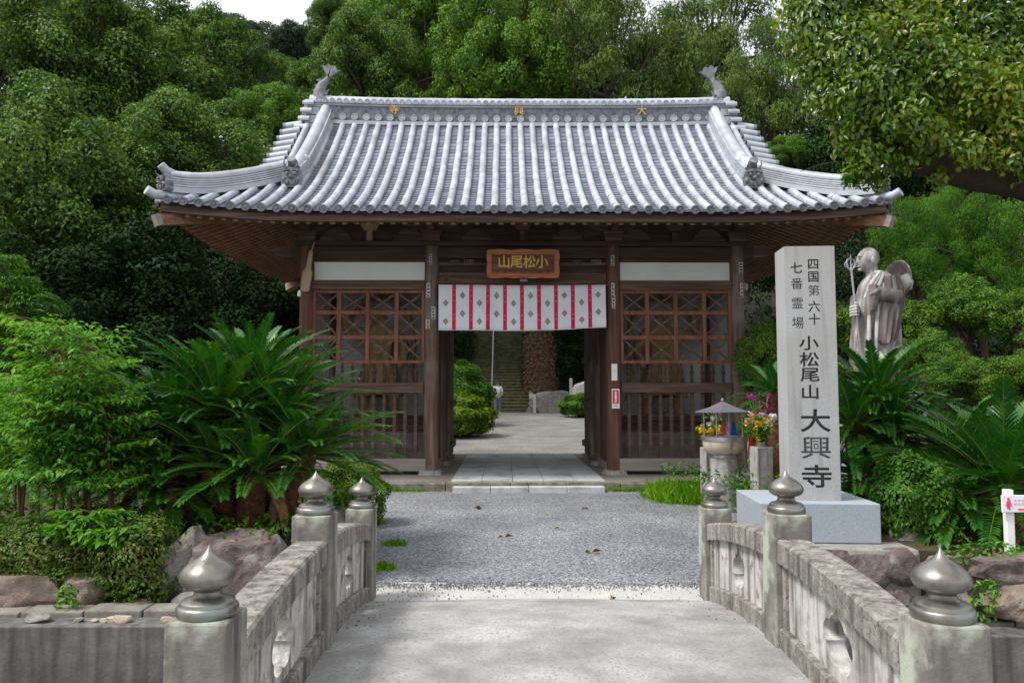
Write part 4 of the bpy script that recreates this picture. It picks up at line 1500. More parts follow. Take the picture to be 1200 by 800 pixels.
mb = MB().tube([(-NW / 2 - .05, .02, .0), (NW / 2 + .05, .02, .0)], .012, 8)
mb.build("curtain_rod", M['wood_beam'], cur)

# --- carved name board, leaning forward over the lintel
p = at(613, 309, 13.62)
sb = thing("name_board", "carved wooden name board with gold characters above the white curtain", "sign", p)
sb.rotation_euler = (R(9), 0, 0)
W2, H2 = .615, .235
MB().box((0, 0.02, 0), (W2 * 2 - .1, .03, H2 * 2 - .08)).build("board", M['sign_panel'], sb)
fr = MB()
for s in (-1, 1):
    n = 12
    edge = [(-W2 + 2 * W2 * k / 60, s * (H2 + .016 * abs(math.sin(math.pi * k / 60 * (4 if s < 0 else 3))))) for k in range(61)]
    inn = [(x * .90, s * (H2 - .075)) for x, z in edge]
    fr.prism(edge + inn[::-1], -.02, .05)
    edge = [(s * (W2 + .016 * abs(math.sin(math.pi * k / 24 * 2))), -H2 + 2 * H2 * k / 24) for k in range(25)]
    inn = [(s * (W2 - .075), z * .70) for x, z in edge]
    fr.prism(edge + inn[::-1], -.025, .045)
fr.build("frame", M['sign_frame'], sb, recalc=True, bevel=.004)
ca = MB()
for k in range(4):
    x = -.44 + .293 * k
    ca.tube([(x - .10, -.012, -.15), (x - .04, -.016, -.145), (x, -.018, -.175), (x + .04, -.016, -.145), (x + .10, -.012, -.15)], [.006, .011, .013, .011, .006], 6)
ca.build("cloud_carving", M['sign_frame'], sb, smooth_=True)
for ch, x in (("山", -.33), ("尾", -.115), ("松", .11), ("小", .325)):
    text_mesh("character", ch, .225, M['gold_old'], sb, (x, -.004, .035), ext=.006, bold=.004)
MB().box((.01, .02, -.285), (.13, .012, .045)).build("plaque", M['sheet'], sb)

# --- small boards on the pillars
def notice(name, label, px, py, d, w, h, build):
    p = at(px, py, d)
    t = thing(name, label, "notice", p)
    build(t, w, h)
    return t
def plain(t, w, h):
    MB().box((0, 0, 0), (w, .012, h)).build("board", M['white_paint'], t, bevel=.002)
    mb = MB()
    for k in range(3):
        mb.box((0.0, -.008, .03 - k * .022), (w * .55, .003, .006))
    mb.build("print", M['paper'], t)
notice("notice", "plain white notice plate high on the reddish pillar right of the passage", 720, 436, 13.83, .10, .29, plain)
def redn(t, w, h):
    MB().box((0, 0, 0), (w, .012, h)).build("board", M['white_paint'], t, bevel=.002)
    MB().box((0, -.008, .03), (w * .80, .005, h * .68)).build("red_field", M['sign_red'], t)
    mb = MB()
    mb.ball((0, -.012, .105), (.020, .004, .022), 10)
    mb.prism([(-.012, .085), (.012, .085), (.018, .03), (.008, -.03), (-.008, -.03), (-.018, .03)], -.014, -.0105)
    mb.prism([(-.018, -.035), (.018, -.035), (.018, -.062), (-.018, -.062)], -.014, -.0105)
    mb.build("figure_mark", M['white_paint'], t)
    mb = MB()
    for q in range(3):
        mb.box((-.025 + .025 * q, -.008, -.125), (.016, .003, .012))
    mb.build("print", M['ink'], t)
notice("notice", "red notice with a white figure low on the reddish pillar right of the passage", 721.5, 467, 13.83, .135, .34, redn)
# wooden clapper hung on the left corner pillar
p = at(361, 318, 13.75)
t = thing("wooden_clapper", "long pale wooden board hanging beside the left corner pillar", "hanging board", p, 0)
t.rotation_euler = (0, R(8), 0)
MB().loft([[Vector((a * w, b2 * .03, z)) for a, b2 in ((-1, -1), (1, -1), (1, 1), (-1, 1))] for z, w in ((-.36, .03), (-.33, .075), (-.02, .085), (.02, .06), (.06, .045), (.30, .035), (.36, .03))]).build("board", M['wood_pale'], t, bevel=.01)
MB().tube([(0, 0, .34), (0.02, .03, .52)], .008, 6).build("cord", M['paper'], t)
MB().lathe([(0, -.06), (.028, -.055), (.034, 0), (.026, .05), (0, .06)], (-.09, 0.0, -.40), 10).build("weight", M['white_paint'], t, smooth_=True)

# --- guardian statues behind the lattices
def guardian(x, flip, label):
    g = thing("guardian_statue", label, "statue", (GX + x, 15.15, 1.12), group="guardian figures in the gate chambers")
    f = flip
    J = [((0, 0, .95), (.22, .17)), ((0, -.03, 1.2), (.25, .19)), ((0, -.03, 1.5), (.30, .20)), ((0, -.04, 1.68), (.13, .12)), ((0, -.08, 1.86), (.155, .165)), ((0, -.07, 2.02), (.10, .10)),
         ((-.30, -.02, 1.58), (.14, .13)), ((-.58, -.06, 1.52), (.11, .11)), ((-.62, -.14, 1.85), (.09, .09)), ((-.58, -.16, 2.05), (.09, .07)),
         ((.30, -.02, 1.58), (.14, .13)), ((.52, -.04, 1.28), (.11, .11)), ((.46, -.22, 1.0), (.085, .085)), ((.42, -.30, .9), (.09, .07)),
         ((-.17, 0, .80), (.19, .18)), ((-.26, -.10, .45), (.14, .14)), ((-.28, 0, .10), (.09, .09)), ((-.30, -.16, .04), (.07, .05)),
         ((.17, 0, .80), (.19, .18)), ((.26, -.06, .45), (.14, .14)), ((.32, 0, .10), (.09, .09)), ((.36, -.16, .04), (.07, .05))]
    J = [((f * p[0], p[1], p[2]), r) for p, r in J]
    E = [(0, 1), (1, 2), (2, 3), (3, 4), (4, 5), (2, 6), (6, 7), (7, 8), (8, 9), (2, 10), (10, 11), (11, 12), (12, 13), (0, 14), (14, 15), (15, 16), (16, 17), (0, 18), (18, 19), (19, 20), (20, 21)]
    b = skin_figure("body", J, E, M['statue_wood'], g)
    # pleated skirt
    rings = []
    for z, r in ((1.02, .26), (.9, .32), (.7, .40), (.5, .44), (.38, .47)):
        rings.append([Vector((r * (1 + .10 * math.sin(9 * a) * (1.02 - z)) * math.cos(a), r * .75 * (1 + .10 * math.sin(9 * a)) * math.sin(a), z + .04 * math.sin(3 * a))) for a in [2 * math.pi * k / 40 for k in range(40)]])
    MB().loft(rings).build("skirt", M['statue_wood'], g, smooth_=True)
    mb = MB()     # scarf that flies up behind the shoulders
    mb.tube([(f * -.62, .02, 1.5), (f * -.55, .12, 1.9), (f * -.3, .16, 2.2), (0, .16, 2.30), (f * .3, .16, 2.2), (f * .58, .12, 1.85), (f * .66, .04, 1.3), (f * .60, .0, .8), (f * .70, -.02, .3)],
            [.04, .05, .05, .05, .05, .05, .05, .05, .03], 8)
    mb.build("scarf", M['statue_wood'], g, smooth_=True)
    mb = MB()
    for q in (-1, 1):
        mb.ball((q * .06, -.225, 1.90), (.03, .02, .02), 8)
        mb.tube([(q * .02, -.24, 1.93), (q * .10, -.22, 1.96)], .016, 6)
    mb.ball((0, -.25, 1.85), (.035, .04, .045), 8)
    mb.ball((0, -.235, 1.77), (.06, .025, .02), 8)
    mb.build("face", M['statue_wood'], g, smooth_=True)
    mb = MB().loft([[Vector((.34 * k_ * math.cos(a), .28 * k_ * math.sin(a), z)) for a in [2 * math.pi * q / 14 for q in range(14)]] for z, k_ in ((-.0, 1.5), (.03, 1.45), (.06, 1.2), (.08, .9))])
    mb.build("rock_base", M['rock_brown'], g)
    return g
guardian(-2.70, 1, "dark wooden guardian statue behind the lattice left of the passage")
guardian(2.70, -1, "dark wooden guardian statue behind the lattice right of the passage")

# ================================================================== RIGHT GARDEN: monument, burner, statue, sign
# --- inscribed stone pillar
bp = at(947, 637, 6.32)
mz = bp.z
mon = thing("stone_monument", "tall pale granite pillar inscribed with carved characters on a blue-grey base block", "monument", (2.535, 6.80, mz), R(-4.5))
MB().box((0, 0, .155), (.93, .90, .31)).build("base_block", M['granite_blue'], mon, bevel=.008)
cw, cd, chh = .405, .30, 2.09
mb = MB()
mb.loft([[Vector((a * cw / 2, b2 * cd / 2, z)) for a, b2 in ((-1, -1), (1, -1), (1, 1), (-1, 1))] for z in (.31, .31 + chh - .004)])
mb.loft([[Vector((a * (cw / 2), b2 * (cd / 2), z)) for a, b2 in ((-1, -1), (1, -1), (1, 1), (-1, 1))] if k == 0 else [Vector((a * .02, b2 * .02, z)) for a, b2 in ((-1, -1), (1, -1), (1, 1), (-1, 1))] for k, z in enumerate((.31 + chh - .004, .31 + chh + .012))])
col = mb.build("pillar", M['granite'], mon, bevel=.004)
col.location = (.015, -.14, 0)
cuts = []
def carve(ch, px, py, size, sx=1.0):
    # pixel on the front face -> local x, z
    u = (px - 953.0) / 57.0 * cw - .0
    z = .31 + chh * (1 - (py - 291) / (588 - 291))
    if ch == '興':
        text_mesh("carved_character", ch, size, M['carving'], col, (u, -cd / 2 - .0005, z), ext=.001, sx=sx, bold=size * .005)
        return
    cuts.append(text_mesh("cut", ch, size, M['carving'], None, (u, -cd / 2, z), ext=.012, bold=(0 if ch == '興' else size * (.004 if ch in '番靈霊場第' else .017)), sx=sx))
for ch, y in zip("四国第六十", (313, 328, 344, 363, 378)):
    carve(ch, 957, y, .098)
for ch, y in zip("七番霊場", (317, 336, 359, 382)):
    carve(ch, 938, y, .102)
for ch, y in zip("小松尾山", (406, 425, 443, 463)):
    carve(ch, 950, y, .125, 1.3)
for ch, y in zip("大興寺", (496, 527, 560)):
    carve(ch, 955, y, .195, 1.3)

bpy.context.view_layer.update()
bm = bmesh.new()
for c in cuts:
    m2 = c.data.copy()
    m2.transform(c.matrix_world)
    bm.from_mesh(m2)
    bpy.data.meshes.remove(m2)
bmesh.ops.remove_doubles(bm, verts=bm.verts, dist=1e-5)
cme = bpy.data.meshes.new("cut")
bm.to_mesh(cme); bm.free()
cme.materials.append(M['carving'])
for c in cuts:
    bpy.data.objects.remove(c)
cob = bpy.data.objects.new("cut", cme)
COL.objects.link(cob)
cme.transform(col.matrix_world)
for md in list(col.modifiers):
    col.modifiers.remove(md)
md = col.modifiers.new("carve", 'BOOLEAN')
md.operation = 'DIFFERENCE'
md.solver = 'EXACT'
md.use_self = True
md.object = cob
try:
    md.material_mode = 'TRANSFER'
except Exception:
    pass
bpy.context.view_layer.update()
nm = bpy.data.meshes.new_from_object(col.evaluated_get(bpy.context.evaluated_depsgraph_get()))
print("CARVED", len(col.data.polygons), len(nm.polygons), [m.name for m in nm.materials if m])
col.modifiers.remove(md)
bpy.data.objects.remove(cob)
if len(nm.polygons) > 100:
    nm.name = "pillar"
    col.data = nm

# --- incense burner with a sheet roof
bx = at(849, 597, 10.45)
inc = thing("incense_burner", "stone incense bowl on a round pillar under a small grey metal roof", "incense burner", (bx.x, bx.y, 0))
MB().lathe([(0, 0), (.185, 0), (.175, .66), (.17, .72), (0, .72)], n=28).build("pedestal", M['oldstone'], inc, smooth_=True)
MB().lathe([(0, .70), (.172, .70), (.178, .705), (.178, .74), (0, .74)], n=28).build("collar", M['steel'], inc, smooth_=True)
MB().lathe([(0, .735), (.17, .74), (.235, .78), (.262, .86), (.27, .93), (.272, .965), (.245, .965), (.235, .90), (0, .89)], n=32).build("bowl", M['bowl'], inc, smooth_=True)
MB().lathe([(.2745, .925), (.279, .925), (.279, .975), (.240, .975), (.240, .967), (.2745, .967)], n=32).build("rim_band", M['steel'], inc, smooth_=True)
MB().lathe([(0, .90), (.23, .91), (0, .935)], n=24).build("ash", M['oldstone'], inc, smooth_=True)
r0 = None
for k in range(4):
    a = math.pi / 4 + k * math.pi / 2 + .2
    q = MB().tube([(.255 * math.cos(a), .255 * math.sin(a), .93), (.255 * math.cos(a), .255 * math.sin(a), 1.32)], .009, 8).build("roof_stay", M['steel'], inc)
mb = MB()
z0, z1 = 1.30, 1.43
n = 6
ring = [Vector((.39 * math.cos(math.pi * 2 * k / n + .2), .39 * math.sin(math.pi * 2 * k / n + .2), z0)) for k in range(n)]
mid = [Vector((p.x * .5, p.y * .5, z0 + .055)) for p in ring]
top = [Vector((p.x * .04, p.y * .04, z1)) for p in ring]
low = [p - Vector((0, 0, .012)) for p in ring]
mb.loft([[Vector((p.x * .05, p.y * .05, z1 - .02)) for p in ring], [p - Vector((0, 0, .012)) for p in mid], low, ring, mid, top])
mb.build("roof", M['sheet'], inc)
MB().lathe([(0, 1.42), (.02, 1.425), (.026, 1.445), (.012, 1.47), (0, 1.48)], n=12).build("knob", M['sheet'], inc, smooth_=True)

# --- flower stands
def bloom(mb, c, r, n, rng):
    for k in range(n):
        d = Vector((rng.gauss(0, 1), rng.gauss(0, 1), rng.gauss(.3, 1))).normalized()
        s = d.cross(Vector((.3, .5, .8))).normalized()
        u = d.cross(s)
        p = Vector(c) + d * r * .3
        w = r * .35
        q = p + d * r * rng.uniform(.5, .9)
        mb.add([p, p.lerp(q, .6) + s * w, q, p.lerp(q, .6) - s * w], [(0, 1, 2, 3)])
def flowers(name, label, loc, parts, seed, leafy=True):
    t = thing(name, label, "flowers", loc)
    rg = random.Random(seed)
    st = MB()
    allp = []
    for pname, mat, c, spread, n, r in parts:
        mb = MB()
        for k in range(n):
            p = Vector(c) + Vector((rg.gauss(0, 1) * spread[0], rg.gauss(0, 1) * spread[1], rg.gauss(0, 1) * spread[2]))
            bloom(mb, p, r, 22, rg)
            allp.append(p)
            st.tube([Vector((0, 0, -.06)), Vector((p.x * .4, p.y * .4, p.z * .5)), p], .004, 4, cap=False)
        mb.build(pname, M[mat], t)
    st.build("stems", M['rachis'], t)
    P = np.array([[p.x * f_, p.y * f_, p.z * f_] for p in allp for f_ in (.35, .5, .65, .8)])
    P = P + np.random.default_rng(seed).normal(size=P.shape) * .025
    leaf_mesh("leaves", P, np.random.default_rng(seed + 1).normal(size=P.shape), .09, .035, seed, M['leaf_box'], parent=t)
    return t
def stand(x, y, h, w, label):
    t = thing("flower_stand", label, "stone post", (x, y, 0), R(12), group="stone flower stands before the gate")
    MB().box((0, 0, h / 2), (w, w, h)).build("post", M['oldstone'], t, bevel=.012)
    MB().lathe([(0, 0), (.05, 0), (.055, .05), (.045, .06), (0, .06)], (0, 0, h), 14).build("vase", M['steel'], t, smooth_=True)
    return t
s1 = at(893, 583, 10.0)
stand(s1.x, 10.0, .87, .21, "square stone flower stand between the incense burner and the monument")
s2 = at(833, 583, 11.0)
stand(s2.x, 11.0, .80, .21, "square stone flower stand half hidden behind the incense burner")
flowers("flower_bunch", "yellow, white and magenta flowers on the stand beside the monument", (s1.x - .02, 10.0, .93),
        [("magenta_flowers", 'magenta', (.02, .05, .50), (.09, .05, .09), 12, .035), ("yellow_flowers", 'yellow', (-.03, -.05, .22), (.07, .05, .06), 16, .035),
         ("white_flowers", 'whitepetal', (.09, -.04, .30), (.045, .05, .045), 9, .05), ("pink_flowers", 'pinkpetal', (-.12, 0, .26), (.04, .04, .05), 5, .04)], 5)
flowers("flower_bunch", "yellow flowers with magenta sprigs behind the incense burner", (s2.x + .02, 11.0, .86),
        [("yellow_flowers", 'yellow', (.03, -.05, .16), (.14, .05, .05), 26, .04), ("magenta_flowers", 'magenta', (.12, .05, .46), (.07, .05, .06), 8, .035), ("white_flowers", 'whitepetal', (0, 0, .27), (.04, .04, .03), 4, .04)], 6)
# ribbons at the burner and a red cloth behind the stand
p = at(854, 508, 10.75)
t = thing("ribbons", "blue, pink and orange ribbons hanging behind the incense bowl", "ribbons", p)
for k, (mm, dx) in enumerate((('blue', .05), ('pinkpetal', -.02), ('pink_red', -.075), ('blue', .085))):
    mb = MB()
    mb.loft([[Vector((dx + a * .022 + .02 * math.sin(z * 9 + k), b2 * .003 + .02 * math.sin(z * 7 + k), z)) for a, b2 in ((-1, -1), (1, -1), (1, 1), (-1, 1))] for z in [.16 - .30 * q / 8 for q in range(9)]])
    mb.build("ribbon", M[mm], t)
p = at(882, 520, 10.35)
o = MB().loft([[Vector((a * .05 + .01 * math.sin(z * 11), b2 * .02, z)) for a, b2 in ((-1, -1), (1, -1), (1, 1), (-1, 1))] for z in (-.14, -.07, 0, .07, .12)]).build("red_cloth", M['redcloth'], bevel=.006)
o.location = p
tag(o, "small red cloth hanging beside the stone flower stand", "cloth")
# --- low stone slab further back beside the stand
# --- monk statue
sp = at(1028, 445, 9.5)
SC = 1.0
mk = thing("monk_statue", "stained stone statue of a walking monk with staff and round hat", "statue", (sp.x, 9.5, .35))
ped = sp.z - .35
MB().box((0.02, 0.05, ped / 2 - .10), (.80, .75, ped - .15)).build("pedestal", M['oldstone'], mk, bevel=.02)
def sec(z, xf, xb, hw, seed, amp=.03, fr=9, n=96):
    """robe cross-section: xf front (towards -X), xb back, hw half width across"""
    cx, hx = (xf + xb) / 2, (xb - xf) / 2
    pts = []
    for k in range(n):
        a = 2 * math.pi * k / n
        w = 1 + amp * math.sin(fr * a + seed) + amp * .8 * math.sin((2 * fr - 1) * a + 2 * seed)
        pts.append(Vector((cx + hx * w * math.cos(a), hw * w * math.sin(a), z)))
    return pts
def zf(py): return at(1028, py, 9.5).z - .35
def xf(px): return at(px, 380, 9.5).x - sp.x
secs = [(436, 1000, 1049, .25, .05), (425, 999, 1052, .27, .055), (410, 999, 1053, .27, .055), (395, 1000, 1053, .27, .045), (378, 1002, 1052, .28, .035), (360, 1004, 1052, .29, .03), (345, 1007, 1051, .29, .025),
        (335, 1010, 1050, .28, .02), (328, 1014, 1047, .25, .015), (322, 1019, 1041, .19, .01), (318, 1022, 1035, .10, .01)]
MB().loft([sec(zf(a), xf(b2), xf(c), h, a * .02, am) for a, b2, c, h, am in secs]).build("robe", M['marble'], mk, smooth_=True)
# lower robe and striding legs
MB().loft([sec(zf(a), xf(b2), xf(c), h, 1.5, .03, 7) for a, b2, c, h in ((458, 1010, 1030, .13), (445, 1012, 1040, .16), (430, 1014, 1048, .20), (415, 1018, 1050, .22))]).build("under_robe", M['marble_light'], mk, smooth_=True)
for q, (px, d) in enumerate(((1013, -.12), (1034, .12))):
    mb = MB()
    mb.tube([(xf(px + 8), d, zf(440)), (xf(px + 2), d, zf(458)), (xf(px), d, zf(474))], [.11, .085, .06], 12)
    mb.tube([(xf(px + 2), d, ped + .03), (xf(px - 6), d, ped + .02), (xf(px - 14), d, ped + .01)], [.06, .055, .04], 10)
    mb.build("leg", M['marble_light'], mk, smooth_=True)
# head with face
hb = MB()
hc = Vector((xf(1019.5), 0, zf(305)))
rings = []
for k in range(1, 18):
    a = math.pi * k / 18 - math.pi / 2
    z = math.sin(a)
    ring = []
    for q in range(28):
        b2 = 2 * math.pi * q / 28
        x, y = math.cos(b2) * math.cos(a), math.sin(b2) * math.cos(a)
        fx = -x                                   # forward is -X
        X = x * (.135 if z > -.1 else .135 - .02 * (-z))
        if fx > .2:
            X -= .006 * math.exp(-((z + .25) / .3) ** 2)
        if x > 0 and z < -.2:
            X *= 1 - .35 * (-z - .2)
        Y = y * (.108 - (.028 * max(0, -z) ** 1.2))
        ring.append(hc + Vector((X + (-z * -.012), Y, z * .155)))
    rings.append(ring)
hb.loft(rings)
hb.tube([(hc.x + .03, 0, hc.z - .08), (hc.x + .05, 0, zf(321)), (hc.x + .06, 0, zf(326))], [.075, .075, .11], 14)
head = hb.build("head", M['marble'], mk, smooth_=True)
fm = MB()
fm.loft([[Vector((hc.x - .128 - dx, w * math.cos(q * math.pi / 4), hc.z + z + .006 * math.sin(q * math.pi / 4))) for q in range(8)] for dx, w, z in ((-.02, .012, .02), (.0, .013, .0), (.018, .016, -.03), (.016, .022, -.042), (-.01, .020, -.050))])
for s in (-1, 1):
    fm.ball((hc.x - .118, s * .042, hc.z + .012), (.014, .022, .009), 10)
    fm.tube([(hc.x - .132, s * .016, hc.z + .034), (hc.x - .124, s * .045, hc.z + .044), (hc.x - .10, s * .068, hc.z + .034)], .008, 6)
    fm.ball((hc.x + .015, s * .108, hc.z - .012), (.026, .016, .048), 10)
fm.ball((hc.x - .122, 0, hc.z - .078), (.014, .032, .010), 10)
fm.ball((hc.x - .102, 0, hc.z - .115), (.026, .036, .02), 10)
fm.build("face", M['marble'], head, smooth_=True)
# near arm with a hanging sleeve
def sleeve(y, pts, mat, nm):
    mb = MB()
    rings = []
    for i, (px, py, hx, hz) in enumerate(pts):
        rings.append([Vector((xf(px) + hx * math.cos(a) * (1 + .06 * math.sin(5 * a + i) + .05 * math.sin(13 * a + .3 * i)), y + .085 * math.sin(a) * (1 + .14 * math.sin(11 * a + i * .35)), zf(py) + hz * math.cos(a + .5) * .3)) for a in [2 * math.pi * k / 56 for k in range(56)]])
    mb.loft(rings)
    return mb.build(nm, mat, mk, smooth_=True)
sleeve(-.27, [(1033, 328, .09, .05), (1035, 342, .12, .05), (1035, 356, .13, .05), (1031, 372, .13, .07), (1029, 388, .115, .08), (1027, 400, .10, .06), (1025, 404, .05, .03)], M['marble_dark'], "sleeve")
mb = MB()      # near forearm crossing to the chest, its cuff drawn in folds
mb.tube([(xf(1038), -.30, zf(352)), (xf(1026), -.33, zf(350)), (xf(1014), -.30, zf(347)), (xf(1008), -.25, zf(346))], [.10, .085, .075, .06], 14)
mb.tube([(xf(1012), -.30, zf(338)), (xf(1010), -.29, zf(352)), (xf(1009), -.27, zf(366))], [.05, .075, .06], 12)
mb.tube([(xf(1022), -.335, zf(345)), (xf(1012), -.36, zf(346)), (xf(1005), -.33, zf(350))], [.03, .035, .02], 8)
mb.build("forearm_cuff", M['marble_dark'], mk, smooth_=True)
mb = MB()      # far arm reaching to the staff
mb.tube([(xf(1012), .08, zf(350)), (xf(1006), .02, zf(362)), (xf(999), -.08, zf(366)), (xf(997), -.12, zf(366))], [.11, .09, .05, .04], 12)
mb.build("far_sleeve", M['marble_dark'], mk, smooth_=True)
hd = MB()
hx_, hy_, hz_ = xf(996), -.14, zf(366)
hd.ball((hx_ + .012, hy_ + .0, hz_), (.045, .045, .075), 12)
for k in range(4):
    z = hz_ + .052 - k * .033
    hd.tube([(hx_ + .03, hy_ - .035, z), (hx_ - .012, hy_ - .062, z), (hx_ - .045, hy_ - .045, z - .004), (hx_ - .052, hy_ - .008, z - .008), (hx_ - .03, hy_ + .02, z - .008)], [.016, .018, .017, .015, .012], 8)
hd.tube([(hx_ + .035, hy_ - .02, hz_ + .05), (hx_ + .01, hy_ - .05, hz_ + .085), (hx_ - .02, hy_ - .055, hz_ + .09)], [.018, .017, .013], 8)
hd.build("hand", M['marble_light'], mk, smooth_=True)
sf = MB()      # staff with a ringed head
sx_, sy_ = hx_ - .022, hy_ - .018
a0, a1 = Vector((xf(1003), sy_, ped)), Vector((xf(992.5), sy_, zf(318)))
sf.tube([a0, a1], .013, 8)
staff = sf.build("staff", M['steel'], mk, smooth_=True)
rg = MB()
c = a1 + Vector((-.003, 0, .065))
rg.tube([c + Vector((.052 * math.cos(a), 0, .062 * math.sin(a))) for a in [2 * math.pi * k / 20 for k in range(21)]], .011, 6)
for s in (-1, 1):
    rg.tube([c + Vector((s * .05 + .022 * math.cos(a), .01, -.01 + .028 * math.sin(a))) for a in [2 * math.pi * k / 12 for k in range(13)]], .006, 5)
rg.tube([a1, c + Vector((0, 0, .11))], [.012, .005], 6)
rg.lathe([(0, -.02), (.022, -.015), (.022, .015), (0, .02)], tuple(a1), 10)
rg.build("staff_rings", M['steel'], staff, smooth_=True)
# shallow conical travelling hat slung on the back
ht = MB()
prof_h = [(.0, .15), (.06, .135), (.15, .085), (.22, .035), (.258, 0), (.248, -.012), (.20, .012), (.14, .06), (.0, .12)]
ht.lathe(prof_h, (0, 0, 0), 32)
hat = ht.build("round_hat", M['marble_dark'], mk, smooth_=True)
hat.location = (xf(1051), -.02, zf(330))
hat.rotation_euler = Vector((.95, .24, -.10)).to_track_quat('Z', 'Y').to_euler()
mb = MB().tube([(xf(1052), -.20, zf(325)), (xf(1055), -.22, zf(334)), (xf(1056), -.18, zf(340))], [.05, .06, .05], 10)
mb.build("shoulder_bundle", M['marble_light'], mk, smooth_=True)
# stole folds down the chest
mb = MB()
for k, (pa, pb, pc) in enumerate((((1022, 322), (1012, 334), (1004, 352)), ((1026, 324), (1019, 338), (1014, 352)), ((1020, 350), (1016, 380), (1014, 415)), ((1008, 372), (1006, 395), (1004, 425)))):
    mb.tube([(xf(a), -.245 - .02 * (i == 1), zf(b2)) for i, (a, b2) in enumerate((pa, pb, pc))], [.02, .026, .02], 8)
mb.build("stole", M['marble_light'], mk, smooth_=True)

# --- small white sign in the right bed
p = at(1204, 642, 5.75)
sg_ = thing("direction_sign", "small white sign with pink figure and arrow on a white post", "sign", (p.x, 5.95, .33))
zc = at(1187, 589, 5.95).z - .33
MB().box((0, 0, zc / 2 + .02), (.06, .05, zc + .16)).build("post", M['white_paint'], sg_, bevel=.006)
MB().box((.045, -.04, zc), (.235, .018, .125)).build("board", M['white_paint'], sg_, bevel=.003)
mb = MB()
mb.ball((-.028, -.052, zc + .036), (.011, .003, .012), 10)
mb.prism([(-.040, zc + .022), (-.016, zc + .022), (-.006, zc - .012), (-.050, zc - .012)], -.055, -.0495)
mb.box((-.034, -.052, zc - .025), (.007, .004, .026)); mb.box((-.022, -.052, zc - .025), (.007, .004, .026))
mb.box((.09, -.052, zc - .038), (.10, .004, .009))
mb.prism([(.135, zc - .026), (.155, zc - .038), (.135, zc - .050)], -.055, -.0495)
mb.build("pink_mark", M['pink_red'], sg_)
mb = MB()
for r_ in range(2):
    for k in range(4):
        mb.box((.02 + k * .028, -.051, zc + .028 - r_ * .026), (.016, .003, .012))
mb.build("print", M['pinkpetal'], sg_)

# ================================================================== ROCKS AND WALLS OF THE BEDS
def rock(name, label, px, py, d, size, seed, mat, rz=0, tilt=0, group=None):
    p = at(px, py, d)
    me = rock_mesh(seed, size)
    o = bpy.data.objects.new(name, me)
    COL.objects.link(o)
    me.materials.append(M[mat])
    o.location = p
    o.rotation_euler = (0, tilt, rz)
    return tag(o, label, "rock", group)
rock("rock", "broad brown rock at the far left edge under the low azalea", 36, 697, 5.95, (.36, .25, .215), 1, 'rock_brown', .2)
rock("rock", "upright brown rock left of the low azalea under the nandina stems", 104, 697, 5.95, (.19, .2, .22), 2, 'rock_brown', -.3)
rock("rock", "flat low brown stone at the foot of the small azalea", 158, 712, 5.9, (.24, .17, .075), 3, 'rock_brown', .1)
rock("rock", "tall slanting dark rock between the small azalea and the big purplish boulder", 208, 662, 6.15, (.19, .22, .42), 4, 'rock_grey', .4, R(20))
rock("rock", "big purplish boulder below the sago palm left of the bridge", 288, 668, 6.2, (.58, .35, .43), 5, 'rock_purple', .15)
rock("rock", "small grey rock wedged under the slanting dark rock", 222, 705, 5.95, (.17, .15, .13), 6, 'rock_grey', .6)
rock("rock", "purplish rock behind the middle left bridge post", 372, 622, 7.1, (.35, .25, .26), 7, 'rock_purple', .3)
rock("rock", "low purplish stone block at the left edge behind the azaleas", 14, 634, 6.9, (.34, .22, .13), 8, 'rock_purple', 0)
rock("rock", "reddish rock between the garden beds right of the red stone wall", 1110, 668, 5.9, (.20, .2, .20), 9, 'rock_brown', .3)
rock("rock", "long purplish rock at the right edge under the white sign", 1180, 668, 5.75, (.34, .24, .17), 10, 'rock_purple', .1)
rock("rock", "brown rock at the lower right edge behind the near finial", 1182, 703, 5.65, (.25, .18, .155), 11, 'rock_brown', -.2)
rock("rock", "tilted reddish rock behind the near right finial", 1118, 706, 5.65, (.19, .17, .15), 12, 'rock_brown', .5, R(-14))
rock("rock", "grey rock at the foot of the round bush right of the monument", 1062, 632, 6.6, (.16, .16, .12), 13, 'rock_grey', .5)
# pebbles laid on the channel wall
pm = None
for k, (px, py, s_, lab) in enumerate(((45, 719, .085, "dark chip of stone lying on the left channel wall"), (92, 719, .042, "grey pebble on the channel wall nearest to the dark chip"),
                                       (111, 719, .032, "smallest pale pebble in the row on the channel wall"), (123, 720, .036, "flat pale pebble third in the row on the channel wall"),
                                       (133, 716, .055, "round yellowish pebble beside the largest pebble on the channel wall"), (144, 715, .068, "largest pale pebble in the row on the channel wall"),
                                       (197, 716, .05, "orange pebble on the channel wall against the near left bridge post"))):
    p = at(px, py, 5.52)
    me = rock_mesh(40 + k, (s_, s_ * .7, s_ * .55), 4, 3, .05)
    me.materials.append(M['rock_grey'] if k < 2 else M['pebble'])
    o = bpy.data.objects.new("pebble", me)
    COL.objects.link(o)
    o.location = (p.x, 5.52, -.02 + s_ * .33)
    tag(o, lab, "pebble", "pebbles lined up on the channel wall")
